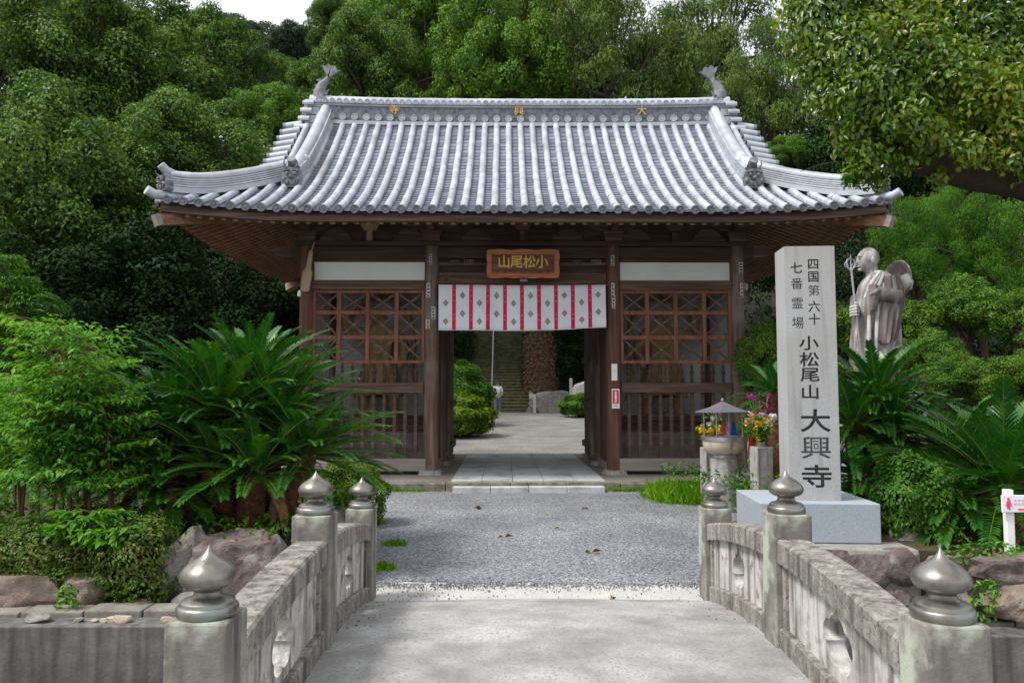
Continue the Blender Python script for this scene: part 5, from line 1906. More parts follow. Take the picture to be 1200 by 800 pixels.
# right: red stones set in mortar
rw = thing("stone_wall", "low wall of rounded reddish stones set in grey mortar in front of the monument", "wall", (2.45, 6.25, 0))
MB().loft([[Vector((x, y, z)) for x, y in ((-.62, -.10), (.72, -.14), (.72, .22), (-.62, .22))] for z in (-.4, .34)]).build("mortar", M['mortar'], rw, bevel=.04)
mb = MB()
rg2 = random.Random(5)
for (x, z, w, h) in ((.30, .19, .26, .20), (.60, .20, .17, .19), (.42, -.02, .17, .10), (.62, -.03, .14, .12), (.08, .22, .17, .16), (.12, -.02, .22, .14), (-.14, .14, .18, .22), (-.40, .18, .20, .18), (-.36, -.04, .2, .12)):
    me = rock_mesh(rg2.randint(0, 999), (w, .09, h), 7, 3, .06)
    mb.add([v.co + Vector((x - .05, -.115, z)) for v in me.vertices], [list(p.vertices) for p in me.polygons])
    bpy.data.meshes.remove(me)
mb.build("stones", M['rock_purple'], rw, smooth_=True)

# ================================================================== PLANTS
def frond(rng, L, elev, az, ll=.135, droop=1.0):
    """one cycad frond: arching rachis with two V-set rows of stiff leaflets"""
    n = 12
    pts = []
    p = np.zeros(3)
    e = elev
    h = np.array([math.cos(az), math.sin(az), 0])
    for k in range(n + 1):
        pts.append(p.copy())
        dd = h * math.cos(e) + np.array([0, 0, math.sin(e)])
        p = p + dd * L / n
        e -= droop * (.025 + .075 * (k / n))
    pts = np.array(pts)
    m = 50
    u = np.linspace(.10, .995, m)
    f_ = u * n
    i0 = np.clip(f_.astype(int), 0, n - 1)
    fr = (f_ - i0)[:, None]
    base = pts[i0] * (1 - fr) + pts[i0 + 1] * fr
    tan = pts[i0 + 1] - pts[i0]
    tan /= np.linalg.norm(tan, axis=1, keepdims=True)
    side = np.array([-math.sin(az), math.cos(az), 0])
    upv = np.cross(side, tan) * -1
    upv = np.where(upv[:, 2:3] < 0, -upv, upv)
    le = ll * np.clip(np.minimum(1, (u - .02) * 4.5) * (1 - .62 * u ** 3), .15, 1)
    V, T = [], []
    for s in (-1, 1):
        d = tan * .70 + side * s * .66 + upv * .36 + rng.normal(size=(m, 3)) * .05
        d /= np.linalg.norm(d, axis=1, keepdims=True)
        w = np.cross(d, upv)
        w /= np.maximum(np.linalg.norm(w, axis=1, keepdims=True), 1e-6)
        hw = .0074
        b0 = base - w * hw * .6
        b1 = base + w * hw * .6
        mid = base + d * le[:, None] * .55
        tip = base + d * le[:, None] + np.array([0, 0, -.02])
        vs = np.stack([b0, b1, mid + w * hw, mid - w * hw, tip], 1).reshape(-1, 3)
        o = (np.arange(m) * 5)[:, None] + len(V) * m * 5
        T.append(np.concatenate([o + [0, 1, 2], o + [0, 2, 3], o + [3, 2, 4]], 1).reshape(-1, 3))
        V.append(vs)
    return np.concatenate(V), np.concatenate(T), pts
def cycad_head(name, parent, loc, seed, nf, L, emin=-.2, emax=1.45, ll=.135, azr=None):
    rng = np.random.default_rng(seed)
    Vs, Ts, o = [], [], 0
    rm = MB()
    for k in range(nf):
        q = (k + .5) / nf
        e = emax - (emax - emin) * q ** .8 + rng.normal() * .08
        az = k * 2.39996 + rng.normal() * .15
        if azr:
            az = azr[0] + (azr[1] - azr[0]) * rng.random()
        l = L * rng.uniform(.85, 1.1) * (1 if q > .12 else .75)
        V, T, pts = frond(rng, l, e, az, ll, droop=1.0 if e > .3 else .8)
        Vs.append(V); Ts.append(T + o); o += len(V)
        rm.tube([Vector(p) for p in pts[::2]], [.010, .009, .008, .006, .005, .004, .002][:len(pts[::2])], 4, cap=False)
    V, T = np.concatenate(Vs), np.concatenate(Ts)
    me = bpy.data.meshes.new(name)
    me.vertices.add(len(V)); me.vertices.foreach_set('co', V.astype(np.float32).ravel())
    T = T.reshape(-1)
    me.loops.add(len(T)); me.loops.foreach_set('vertex_index', T.astype(np.int32))
    me.polygons.add(len(T) // 3); me.polygons.foreach_set('loop_start', np.arange(0, len(T), 3, dtype=np.int32))
    me.update(calc_edges=True)
    me.materials.append(M['leaf_cycad'])
    ob = bpy.data.objects.new(name, me)
    COL.objects.link(ob); ob.parent = parent; ob.location = loc
    rm.build("frond_stalks", M['rachis'], ob)
    if nf > 30:      # a few dead fronds hang under the crown
        Vs, Ts, o = [], [], 0
        for k in range(2):
            V, T, pts = frond(rng, L * .7, -.35 - .25 * rng.random(), rng.uniform(3.3, 6.1), ll * .8, 1.6)
            Vs.append(V); Ts.append(T + o); o += len(V)
        me2 = bpy.data.meshes.new("dead_fronds")
        me2.from_pydata(np.concatenate(Vs).tolist(), [], np.concatenate(Ts).tolist())
        me2.materials.append(M['dryleaf'])
        d2 = bpy.data.objects.new("dead_fronds", me2)
        COL.objects.link(d2); d2.parent = ob
    return ob
def cycad(label, loc, heads, seed):
    t = thing("sago_palm", label, "sago palm", loc)
    for k, (x, y, z, nf, L, *rest) in enumerate(heads):
        kw = rest[0] if rest else {}
        mb = MB()
        pts = [Vector((x * .4, y * .4 + .1, -.3)), Vector((x * .75, y * .75, z * .5)), Vector((x, y, z - .02))]
        mb.tube(pts, [.13, .12, .10], 12)
        mb.ball((x, y, z - .02), (.10, .10, .10), 10)
        tr = mb.build("trunk", M['cycad_trunk'], t, smooth_=True)
        cycad_head("crown", t, (x, y, z), seed * 17 + k, nf, L, **kw)
    return t
c0 = at(285, 560, 7.3)
def hd_(px, py, d, base):
    p = at(px, py, d)
    return (p.x - base.x, p.y - base.y, p.z - base.z)
B = Vector((c0.x, 7.2, .45))
cycad("large many-headed sago palm with dark arching fronds left of the bridge", B,
      [(*hd_(258, 488, 7.3, B), 66, 1.02, dict(emin=-.05)), (*hd_(325, 498, 7.5, B), 60, .98, dict(emin=-.1)), (*hd_(198, 510, 7.3, B), 58, .95, dict(emin=-.1)), (*hd_(175, 560, 7.0, B), 36, .8, dict(emin=-.3, emax=1.2)),
       (*hd_(250, 548, 6.9, B), 30, .75, dict(emin=-.1, emax=1.3)), (*hd_(300, 556, 6.8, B), 34, .80, dict(emin=-.15, emax=1.3)), (*hd_(358, 535, 7.1, B), 46, .92, dict(emin=-.2, emax=1.2)),
       (*hd_(295, 462, 7.9, B), 56, 1.0, dict(emin=.1)), (*hd_(205, 580, 6.7, B), 14, .5, dict(emin=-.8, emax=.5))], 3)
B = Vector((at(1030, 560, 8.3).x, 8.4, .45))
cycad("tall dark sago palm between the monument and the monk statue", B,
      [(*hd_(1028, 470, 8.4, B), 56, .85, dict(emin=-.3)), (*hd_(1000, 500, 8.2, B), 46, .8, dict(emin=-.5)), (*hd_(1050, 510, 8.1, B), 46, .8, dict(emin=-.5)), (*hd_(1012, 560, 7.9, B), 40, .75, dict(emin=-.8, emax=1.0))], 7)
B = Vector((at(908, 560, 10.6).x, 10.6, .35))
cycad("small sago palm behind the monument beside the flower stand", B, [(*hd_(908, 462, 10.6, B), 26, .62, dict(emin=-.2))], 8)
B = Vector((at(1165, 600, 6.9).x, 6.9, .45))
cycad("low wide sago palm with long pale-stalked fronds at the right edge", B,
      [(*hd_(1178, 575, 6.9, B), 60, 1.15, dict(emin=-.15, ll=.20)), (*hd_(1235, 560, 7.2, B), 46, 1.0, dict(emin=-.1, ll=.2)), (*hd_(1120, 585, 6.7, B), 26, .62, dict(emin=-.7, emax=.8)), (*hd_(1130, 545, 7.6, B), 40, .9, dict(emin=-.1))], 11)

# nandina thicket on the left
def nandina(label, loc, stems, seed, leaf=.062):
    t = thing("nandina_bush", label, "shrub", loc)
    rg = random.Random(seed)
    sm = MB()
    P, A, Nn = [], [], []
    for (x, y, h) in stems:
        lean = Vector((rg.uniform(-.45, .40), rg.uniform(-.4, .3), 0))
        f0 = rg.uniform(.10, .66)
        pts = [Vector((x * .5, y * .5, -.05)) , Vector((x * .7, y * .7, h * .4)) + lean * .15, Vector((x, y, h * .75)) + lean * .4, Vector((x, y, h)) + lean * .6]
        sm.tube(pts, [.013, .011, .008, .005], 6)
        for q in range(24):
            f_ = rg.uniform(f0, 1.08)
            base = pts[1].lerp(pts[3], min(1, (f_ - .35) / .65)) if f_ > .4 else pts[1]
            az = rg.uniform(0, 6.28)
            L = rg.uniform(.25, .48) * min(1, .25 + h * .55)
            d = Vector((math.cos(az), math.sin(az), rg.uniform(.0, .6))).normalized()
            tipv = base + d * L + Vector((0, 0, -.06))
            sm.tube([base, base.lerp(tipv, .5) + Vector((0, 0, .03)), tipv], [.004, .003, .002], 3, cap=False)
            sd_ = d.cross(Vector((0, 0, 1))).normalized()
            for b2 in range(8):
                fb = .3 + .7 * b2 / 7
                c = base.lerp(tipv, fb)
                s = 1 if b2 % 2 else -1
                dd = (d * .5 + sd_ * s * .8 + Vector((0, 0, rg.uniform(-.3, .15)))).normalized() if b2 < 7 else d
                l2 = .15 * (1.15 - .5 * fb) * min(1, .35 + h * .5)
                for e in range(6):
                    c2 = c + dd * l2 * (e + .6) / 4
                    P.append(c2[:]); A.append((dd * .6 + sd_ * rg.choice((-1, 1)) * .7 + d * .2)[:]); Nn.append((rg.uniform(-.5, .5), rg.uniform(-.6, .3), 1))
    sm.build("stems", M['bark_brown'], t, smooth_=True)
    leaf_mesh("leaves", np.array(P), np.array(Nn), leaf * 1.15, leaf * .48, seed, M['leaf_nandina'], droop=.25, axis=np.array(A), parent=t)
    return t
rg = random.Random(2)
b0 = at(112, 640, 6.35)
nandina("leafy light green nandina with brown stems left of the sago palm", (b0.x, 6.4, .36),
        [(rg.uniform(-.55, .10), rg.uniform(-.2, .3), rg.uniform(1.0, 1.95)) for _ in range(12)], 4, .052)
b1 = at(20, 600, 6.9)
nandina("bushy nandina at the left edge in front of the dark trees", (b1.x, 7.1, .40),
        [(rg.uniform(-.8, .45), rg.uniform(-.3, .4), rg.uniform(.8, 1.25)) for _ in range(10)], 9, .052)
b2_ = at(110, 645, 6.05)
nandina("young nandina shoot with broad leaves beside the small azalea", (b2_.x, 6.0, .30), [(0.0, 0, .34), (.06, .02, .24)], 12, .075)

def bush(name, label, loc, lobes, leaf, mat, seed, per=900, cat="bush", group=None, shell=(.78, 1.06), stem=True):
    t = thing(name, label, cat, loc, 0, group)
    P, Nn = lobe_points([(Vector(c), r) for c, r in lobes], per, seed, shell=shell, upbias=.25)
    leaf_mesh("leaves", P, Nn, leaf, leaf * .55, seed, M[mat], parent=t)
    if stem:
        mb = MB()
        rg = random.Random(seed)
        for c, r in lobes:
            rr_ = r if hasattr(r, '__len__') else (r, r, r)
            for k in range(4):
                mb.tube([Vector((c[0] * .3, c[1] * .3, -.05)), Vector((c[0] * .8, c[1] * .8, c[2] * .5)), Vector(c) + Vector((rg.uniform(-.6, .6) * rr_[0], rg.uniform(-.6, .6) * rr_[1], rg.uniform(-.1, .5) * rr_[2]))], [.018, .012, .006], 5)
        mb.build("stems", M['bark_brown'], t)
    return t
def P3(px, py, d, z=None):
    p = at(px, py, d)
    return Vector((p.x, d, p.z if z is None else z))
a0 = P3(50, 668, 6.1, .27)
bush("azalea", "low spreading azalea with small bronze-green leaves behind the left rocks", a0,
     [((-.35, .05, .05), (.30, .28, .17)), ((.0, 0, .06), (.30, .26, .19)), ((.28, .03, .05), (.26, .24, .19)), ((-.15, -.05, -.10), (.34, .18, .12)), ((.2, -.05, -.1), (.26, .18, .12)), ((-.6, .05, .0), (.28, .25, .2)), ((.12, .25, .16), (.3, .25, .18)), ((-.2, .3, .12), (.3, .25, .17))], .032, 'leaf_azalea', 21, 2600)
a1_ = P3(157, 662, 6.0, .26)
bush("azalea", "small dense azalea beside the slanting dark rock", a1_,
     [((0, 0, .06), (.26, .22, .24)), ((-.12, 0, -.10), (.2, .18, .16)), ((.10, -.02, -.14), (.2, .18, .15)), ((.05, .08, .20), (.2, .2, .15))], .032, 'leaf_azalea', 22, 2600)
bush("round_bush", "round clipped light green bush behind the far left bridge post", P3(412, 575, 9.4, .36), [((0, 0, 0), (.40, .40, .37)), ((-.2, .1, -.05), (.34, .34, .30))], .036, 'leaf_box_lt', 23, 5000, shell=(.86, 1.03))
bush("round_bush", "round clipped dark green bush right of the monument base", P3(1078, 590, 6.75, .62), [((-.06, 0, 0), (.33, .32, .36)), ((.14, .05, -.02), (.26, .28, .30))], .034, 'leaf_box', 24, 6500, shell=(.86, 1.03))
bush("creeping_shrub", "light leafy sprigs growing over the right side of the round bush", P3(1100, 590, 6.45, .62), [((0, 0, 0), (.13, .06, .24)), ((.06, -.05, -.25), (.14, .08, .1))], .038, 'leaf_nandina', 25, 900)
bush("herb_tuft", "bright green herbs at the foot of the white sign", P3(1165, 640, 5.8, .33), [((0, 0, 0.04), (.22, .1, .08)), ((-.25, 0, .03), (.14, .08, .06)), ((.25, 0, .03), (.14, .08, .06))], .04, 'leaf_nandina', 26, 800)
bush("weed_tuft", "small green weed growing between the right rocks", P3(1152, 690, 5.45, .10), [((0, 0, .0), (.07, .05, .12)), ((.05, -.02, .1), (.06, .05, .06))], .04, 'leaf_nandina', 27, 1100, stem=False)
bush("weed_tuft", "small pale green weed between the left rocks", P3(80, 707, 5.72, .03), [((0, 0, 0), (.06, .05, .10)), ((.0, 0, .10), (.05, .05, .05))], .045, 'leaf_nandina', 28, 1000, stem=False)
# cloud-pruned tree at the left edge
cp0 = P3(22, 400, 10.2, .3)
ct = thing("cloud_pruned_tree", "cloud-pruned conifer with flat rounded pads at the left edge", "tree", cp0)
tip = [Vector((-.1, 0, 0)), Vector((.05, .05, .9)), Vector((-.1, 0, 1.8)), Vector((-.25, 0, 2.9))]
MB().tube(tip, [.10, .09, .07, .03], 10).build("trunk", M['bark'], ct, smooth_=True)
for k, (px, py, rx, rz) in enumerate(((-8, 305, .42, .16), (0, 330, .5, .15), (32, 352, .42, .17), (10, 372, .45, .15), (26, 395, .42, .15), (-5, 420, .5, .18), (45, 430, .4, .16))):
    q = at(px, py + 6, 10.2) - cp0
    P, Nn = lobe_points([((q.x, q.y, q.z), (rx, rx * .8, rz))], 2600, 60 + k, shell=(.7, 1.03), upbias=.6)
    leaf_mesh("foliage_pad", P, Nn, .05, .016, 60 + k, M['leaf_box'], parent=ct)
    MB().tube([tip[1].lerp(tip[3], min(1, max(0, (q.z - .9) / 2))), Vector((q.x, q.y, q.z - .05))], [.04, .02], 6).build("branch", M['bark'], ct)

# grass and weeds
def blades(name, label, spots, seed, h=.16):
    rng = np.random.default_rng(seed)
    P, A = [], []
    for (x, y, rx, ry, n, z) in spots:
        q = rng.normal(size=(n, 2)) * .45
        P.append(np.stack([x + q[:, 0] * rx, y + q[:, 1] * ry, np.full(n, z)], 1))
        a = rng.normal(size=(n, 3)) * .45
        a[:, 2] = 1
        A.append(a)
    P, A = np.concatenate(P), np.concatenate(A)
    Nn = np.stack([-A[:, 1], A[:, 0], np.zeros(len(A))], 1) + .01
    o = leaf_mesh(name, P, Nn, h, .018, seed, M['grass'], axis=A, fold=.1)
    tag(o, label, "grass")
    return stuff(o)
def gxy(px, py):
    p = at(px, py, 5)
    k = CZ / (CZ - p.z)
    return p.x * k, p.y * k
s_ = []
for px, py, rx, n in ((792, 590, .30, 1300), (812, 592, .40, 2000), (838, 592, .45, 1800), (868, 592, .35, 1800), (900, 594, .35, 1500), (925, 592, .4, 1200)):
    x, y = gxy(px, py)
    s_.append((x, y + .35, rx, .45, n, 0.0))
blades("grass", "bright green grass growing round the incense burner before the gate", s_, 31, .28)
s_ = []
for px, py, rx, ry, n in ((462, 640, .12, .10, 160), (450, 668, .12, .12, 200), (445, 615, .08, .1, 60)):
    x, y = gxy(px, py)
    s_.append((x, y, rx, ry, n, 0.0))
s_ += [(-2.6 + .3 * k, 12.55, .2, .05, 60, .02) for k in range(5)] + [(1.75 + .25 * k, 12.56, .2, .05, 70, .02) for k in range(6)]
blades("grass", "small weeds growing in the gravel and along the platform kerb", s_, 32, .07)
rng_ = np.random.default_rng(5)
n = 5200
x = rng_.uniform(-6, -1.6, n); y = rng_.uniform(6.1, 9.5, n)
P = np.stack([x, y, .40 + .12 * rng_.random(n)], 1)
stuff(tag(leaf_mesh("ground_cover", P, rng_.normal(size=(n, 3)) + [0, 0, 1.2], .06, .03, 5, M['leaf_box']), "dark low ground cover on the soil of the left bed", "ground cover"))
x = rng_.uniform(2.3, 7.5, n); y = rng_.uniform(6.5, 12, n)
P = np.stack([x, y, .36 + .2 * rng_.random(n)], 1)
stuff(tag(leaf_mesh("ground_cover", P, rng_.normal(size=(n, 3)) + [0, 0, 1.2], .06, .03, 6, M['leaf_box']), "dark low ground cover on the soil of the right bed", "ground cover"))
# loose pebbles where the gravel thins out over the concrete
rg = random.Random(6)
mb = MB()
for k in range(2600):
    x = rg.uniform(-1.2, 1.9)
    y = 6.50 + abs(rg.gauss(0, .10)) * -1 if rg.random() < .75 else rg.uniform(4.6, 6.5)
    z = (0.004 if y > 5.93 else deckz(y) + .006)
    r_ = rg.uniform(.004, .011)
    a = rg.uniform(0, 3)
    mb.add([(x + r_ * math.cos(a), y + r_ * math.sin(a), z), (x + r_ * math.cos(a + 2), y + r_ * math.sin(a + 2), z), (x + r_ * math.cos(a + 4.1), y + r_ * math.sin(a + 4.1), z), (x, y, z + r_ * 1.1)],
           [(0, 1, 3), (1, 2, 3), (2, 0, 3)])
stuff(tag(mb.build("loose_gravel", M['gravel']), "loose gravel chips strewn over the concrete before the bridge", "gravel"))
# fallen leaves
lm = None
for px, py, lab in ((564, 597, "pale fallen leaf on the gravel nearest the paving step"), (655, 621, "pale fallen leaf in the middle of the gravel"), (692, 650, "small fallen leaf on the gravel near the concrete edge"),
                    (720, 702, "dark red fallen leaf on the concrete apron"), (590, 632, "grey fallen leaf on the gravel left of the middle"), (684, 597, "curled fallen leaf on the gravel right of the paving axis")):
    x, y = gxy(px, py)
    o = leaf_mesh("fallen_leaf", np.array([[0, -.04, .012], [.01, -.03, .014]]), np.array([[.2, .1, 1], [-.3, .2, 1]]), .085, .045, int(px), M['dryleaf'], fold=.5)
    o.location = (x, y, .018 if y > 6.6 else .006)
    tag(o, lab, "leaf", "fallen leaves on the forecourt")

# ================================================================== BEYOND THE GATE
# stairs up the wooded hill
st = thing("stone_stairway", "long mossy stone stairway climbing the dark hill behind the gate", "stairs", (-.75, 45, .6))
mb = MB()
for k in range(44):
    w = 2.15
    mb.span(-w, w, k * .31 + .05, (k + 1) * .31 + .4, k * .19 - .5, (k + 1) * .19 - .07)
    mb.span(-w - .03, w + .03, k * .31, (k + 1) * .31 + .2, (k + 1) * .19 - .068, (k + 1) * .19)
mb.build("steps", M['mossstep'], st, bevel=.01)
for s in (-1, 1):
    mb = MB()
    mb.loft([[Vector((s * 2.35 + a * .16, y, z + b2)) for a, b2 in ((-1, -.8), (1, -.8), (1, .28), (-1, .28))] for y, z in ((-.05, .1), (13.6, 8.4))])
    mb.build("side_kerb", M['oldstone'], st)
hr = thing("handrail", "thin pale handrail up the middle of the mossy stairway", "handrail", (-.72, 45, .6))
MB().tube([(0, .2, 1.0), (0, 13.4, 9.2)], .030, 8).build("rail", M['steel'], hr, smooth_=True)
for k in range(6):
    MB().tube([(0, .3 + k * 2.5, .1 + k * 1.53), (0, .3 + k * 2.5, 1.05 + k * 1.535)], .028, 6).build("upright", M['steel'], hr)
# visitor in white at the foot of the stairs
pp = at(583, 480, 43.5)
pz = H(pp.x, 43.5) + .0
pe = thing("person", "distant visitor in a white shirt and dark hat standing at the foot of the stairs", "person", (pp.x, 43.5, pz))
J = [((0, 0, .92), (.15, .11)), ((0, 0, 1.15), (.15, .10)), ((0, .01, 1.36), (.18, .10)), ((0, 0, 1.48), (.055, .055)), ((0, -.02, 1.60), (.085, .10)), ((0, -.02, 1.70), (.06, .07)),
     ((-.19, 0, 1.38), (.06, .06)), ((-.25, 0, 1.12), (.045, .045)), ((-.24, -.06, .88), (.035, .035)), ((-.24, -.09, .78), (.035, .022)),
     ((.19, 0, 1.38), (.06, .06)), ((.26, .02, 1.12), (.045, .045)), ((.23, -.12, .96), (.035, .035)), ((.20, -.19, .92), (.035, .022)),
     ((-.09, 0, .84), (.095, .095)), ((-.10, -.02, .46), (.065, .07)), ((-.10, 0, .08), (.045, .05)), ((-.11, -.15, .04), (.04, .03)),
     ((.09, 0, .84), (.095, .095)), ((.10, .05, .46), (.065, .07)), ((.10, .09, .08), (.045, .05)), ((.11, -.05, .04), (.04, .03))]
E = [(0, 1), (1, 2), (2, 3), (3, 4), (4, 5), (2, 6), (6, 7), (7, 8), (8, 9), (2, 10), (10, 11), (11, 12), (12, 13), (0, 14), (14, 15), (15, 16), (16, 17), (0, 18), (18, 19), (19, 20), (20, 21)]
skin_figure("body", J, E, M['skin'], pe)
def grow(idx, k, extra=None):
    return [(J[i][0], (J[i][1][0] + k, J[i][1][1] + k)) for i in idx]
ii = [0, 1, 2, 6, 7, 10, 11]
skin_figure("shirt", grow(ii, .022), [(0, 1), (1, 2), (2, 3), (3, 4), (2, 5), (5, 6)], M['shirt'], pe)
ii = [0, 14, 15, 16, 18, 19, 20]
skin_figure("trousers", grow(ii, .02), [(0, 1), (1, 2), (2, 3), (0, 4), (4, 5), (5, 6)], M['trouser'], pe)
MB().lathe([(0, 1.80), (.06, 1.79), (.105, 1.73), (.112, 1.68), (.19, 1.655), (.19, 1.645), (.10, 1.66), (0, 1.66)], (0, -.02, 0), 20).build("hat", M['hat'], pe, smooth_=True)
# clipped bushes in the court
def court_bush(label, px, top, base, w, d, mat, seed):
    p = at(px, base, d)
    zb = H(p.x, d)
    zt = at(px, top, d).z
    r = w / 2 * d / F
    h = (zt - zb)
    return bush("round_bush", label, (p.x, d, zb + h * .52), [((0, 0, 0), (r, r, h * .5)), ((r * .25, .1, -h * .05), (r * .85, r * .85, h * .43))], .11, mat, seed, 700, shell=(.88, 1.03))
court_bush("tall clipped green bush behind the gate passage beside the stairs", 528, 428, 500, 84, 32, 'leaf_box', 71)
court_bush("clipped olive green bush just behind the left rear pillar of the gate", 533, 464, 512, 80, 27, 'leaf_box_lt', 72)
court_bush("low dark clipped bush behind the right rear pillar of the gate", 690, 463, 490, 66, 38, 'leaf_box', 73)
# stones and posts by the foot of the hill
def far_stone(name, label, px, top, base, w, d, mat, seed):
    p = at(px, base, d)
    zb, zt = H(p.x, d) - .1, at(px, top, d).z
    me = rock_mesh(seed, (w / 2 * d / F * 1.5, .35, (zt - zb) / 2 * 1.45), 8, 3, .05)
    me.materials.append(M[mat])
    o = bpy.data.objects.new(name, me); COL.objects.link(o)
    o.location = (p.x, d, (zb + zt) / 2)
    return tag(o, label, "stone")
far_stone("stone_slab", "wide brown upright stone slab at the foot of the wooded bank", 648, 459, 480, 40, 43, 'rock_grey', 81)
far_stone("boulder", "pale rounded boulder beyond the right gate pillar", 684, 450, 470, 22, 41, 'rock_pale', 82)
far_stone("rock", "small dark rock beside the foot of the stairs", 624, 474, 482, 14, 43.5, 'rock_grey', 83)
for nm, lab, px, top, d in (("stone_post", "slim pale stone post beside the wide brown slab", 669, 443, 42), ("stone_post", "short stone post at the right of the stair foot", 626.5, 462, 43)):
    p = at(px, top, d)
    zb = H(p.x, d)
    o = MB().box((0, 0, (p.z - zb) / 2), (.17, .17, p.z - zb), taper=.1).build(nm, M['rock_pale'], bevel=.02)
    o.location = (p.x, d, zb)
    tag(o, lab, "post")
# huge trunk on the bank right of the stairs
tr_ = thing("old_tree", "huge old tree trunk with brown ivy right of the stairs", "tree", (at(634, 460, 47).x, 47, .6))
mb = MB()
mb.tube([(0, 0, -.5), (0, 0, .8), (-.1, .2, 3), (-.2, .5, 6), (-.3, .8, 11)], [1.35, 1.05, .85, .75, .6], 18)
for k in range(5):
    a = k * 1.3
    mb.tube([(.5 * math.cos(a), .5 * math.sin(a), .9), (1.3 * math.cos(a), 1.3 * math.sin(a), .1), (2 * math.cos(a), 2 * math.sin(a), -.4)], [.4, .3, .15], 8)
mb.build("trunk", M['ivybank'], tr_, smooth_=True)
rng_ = np.random.default_rng(9)
n = 2600
a = rng_.uniform(0, 6.28, n); z = rng_.uniform(.2, 7, n)
r_ = 1.12 - .05 * z + rng_.random(n) * .12
P = np.stack([r_ * np.cos(a) - .03 * z, r_ * np.sin(a) + .08 * z, z], 1)
leaf_mesh("ivy", P, np.stack([np.cos(a), np.sin(a), .4 + 0 * a], 1), .16, .12, 9, M['ivyleaf'], parent=tr_)

# ================================================================== TREES
# a few crown and trunk shapes are built once, then copied: each tree is a thing with trunk and crown
def crown(name, seed, rx, rz, n, lr, leaf, mat, per, droop=.25, asp=.55, shell=(.6, 1.08), zsq=.66):
    lobes = crown_lobes(seed, rx, rz, n, lr, zsq=zsq)
    P, Nn = lobe_points(lobes, per, seed, shell=shell)
    o = leaf_mesh("crown", P, Nn, leaf, leaf * asp, seed, M[mat], droop=droop)
    # limbs reach into the lobes
    mb = MB()
    rg = random.Random(seed)
    base = Vector((0, 0, -rz * 1.5))
    mb.tube([Vector((0, 0, -rz * 2.6)), base, Vector((rx * .05, 0, -rz * .4)), Vector((0, 0, rz * .5))], [rx * .085, rx * .075, rx * .05, rx * .012], 9)
    for c, r in lobes[::2]:
        a = Vector((0, 0, rg.uniform(-rz * 1.2, rz * .1)))
        m = a.lerp(c, .5) + Vector((rg.uniform(-.1, .1) * rx, rg.uniform(-.1, .1) * rx, rz * .08))
        mb.tube([a, m, c], [rx * .03, rx * .02, rx * .006], 5, cap=False)
    tr = mb.build("trunk", M['bark'], None, smooth_=True)
    return o, tr
FAM = {}
FAM['camphor'] = [crown("c", s, 4.2, 3.7, 190, .62, .15, 'leaf_camphor', 105, shell=(.5, 1.1), zsq=.95) for s in (101, 102, 103)]
FAM['bright'] = [crown("c", s, 3.6, 3.5, 150, .58, .15, 'leaf_bright', 105, shell=(.5, 1.1), zsq=.95) for s in (111, 112)]
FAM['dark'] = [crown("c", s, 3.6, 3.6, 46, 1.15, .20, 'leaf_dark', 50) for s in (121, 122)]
FAM['conifer'] = [crown("c", s, 3.6, 4.2, 70, .95, .24, 'leaf_conifer', 50, droop=.7, asp=.26, shell=(.35, 1.1)) for s in (131, 132)]
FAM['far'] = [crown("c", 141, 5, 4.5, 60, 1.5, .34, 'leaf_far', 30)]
FAM['bamboo'] = [crown("c", 151, 2.2, 3.6, 75, .55, .17, 'leaf_bamboo', 110, droop=.9, asp=.18, shell=(.2, 1.15), zsq=1.0)]
FAM['shrub'] = [crown("c", s, 1.5, 1.3, 70, .34, .085, 'leaf_bright', 300, shell=(.4, 1.1), zsq=.9) for s in (161, 162)]
used = set()
GRP = {'camphor': "broadleaved trees on the slope left of the gate", 'bright': "bright green trees around the gate", 'dark': "dark trees in the shade beyond the gate",
       'conifer': "conifers behind the gate roof", 'far': "hazy trees on the distant hill", 'bamboo': "bamboo clumps right of the gate", 'shrub': "light green shrubs on the right slope"}
def tree(fam, var, px, py, d, rpx, label, sq=1.0, rz=0.0, nm=None, catg="tree"):
    """crown centred on what the photo shows at px,py at d metres, rpx wide in photo pixels"""
    p = at(px, py, d)
    cr, tr = FAM[fam][var % len(FAM[fam])]
    base_r = {'camphor': 5.1, 'bright': 4.4, 'dark': 4.4, 'conifer': 4.3, 'far': 6.2, 'bamboo': 2.8, 'shrub': 1.95}[fam]
    k = rpx * d / F / base_r
    zg = H(p.x, p.y)
    t = thing(nm or {'conifer': 'conifer_tree', 'bamboo': 'bamboo_clump', 'shrub': 'shrub'}.get(fam, 'broadleaf_tree'), label, catg, (p.x, p.y, zg), 0, GRP[fam])
    for o in (cr, tr):
        key = (fam, var % len(FAM[fam]), o.name)
        if key in used:
            c = o.copy(); COL.objects.link(c)
        else:
            used.add(key); c = o
        c.parent = t
        c.location = (0, 0, p.z - zg)
        c.rotation_euler = (0, 0, rz)
        c.scale = (k, k, k * sq)
    return t
T = tree
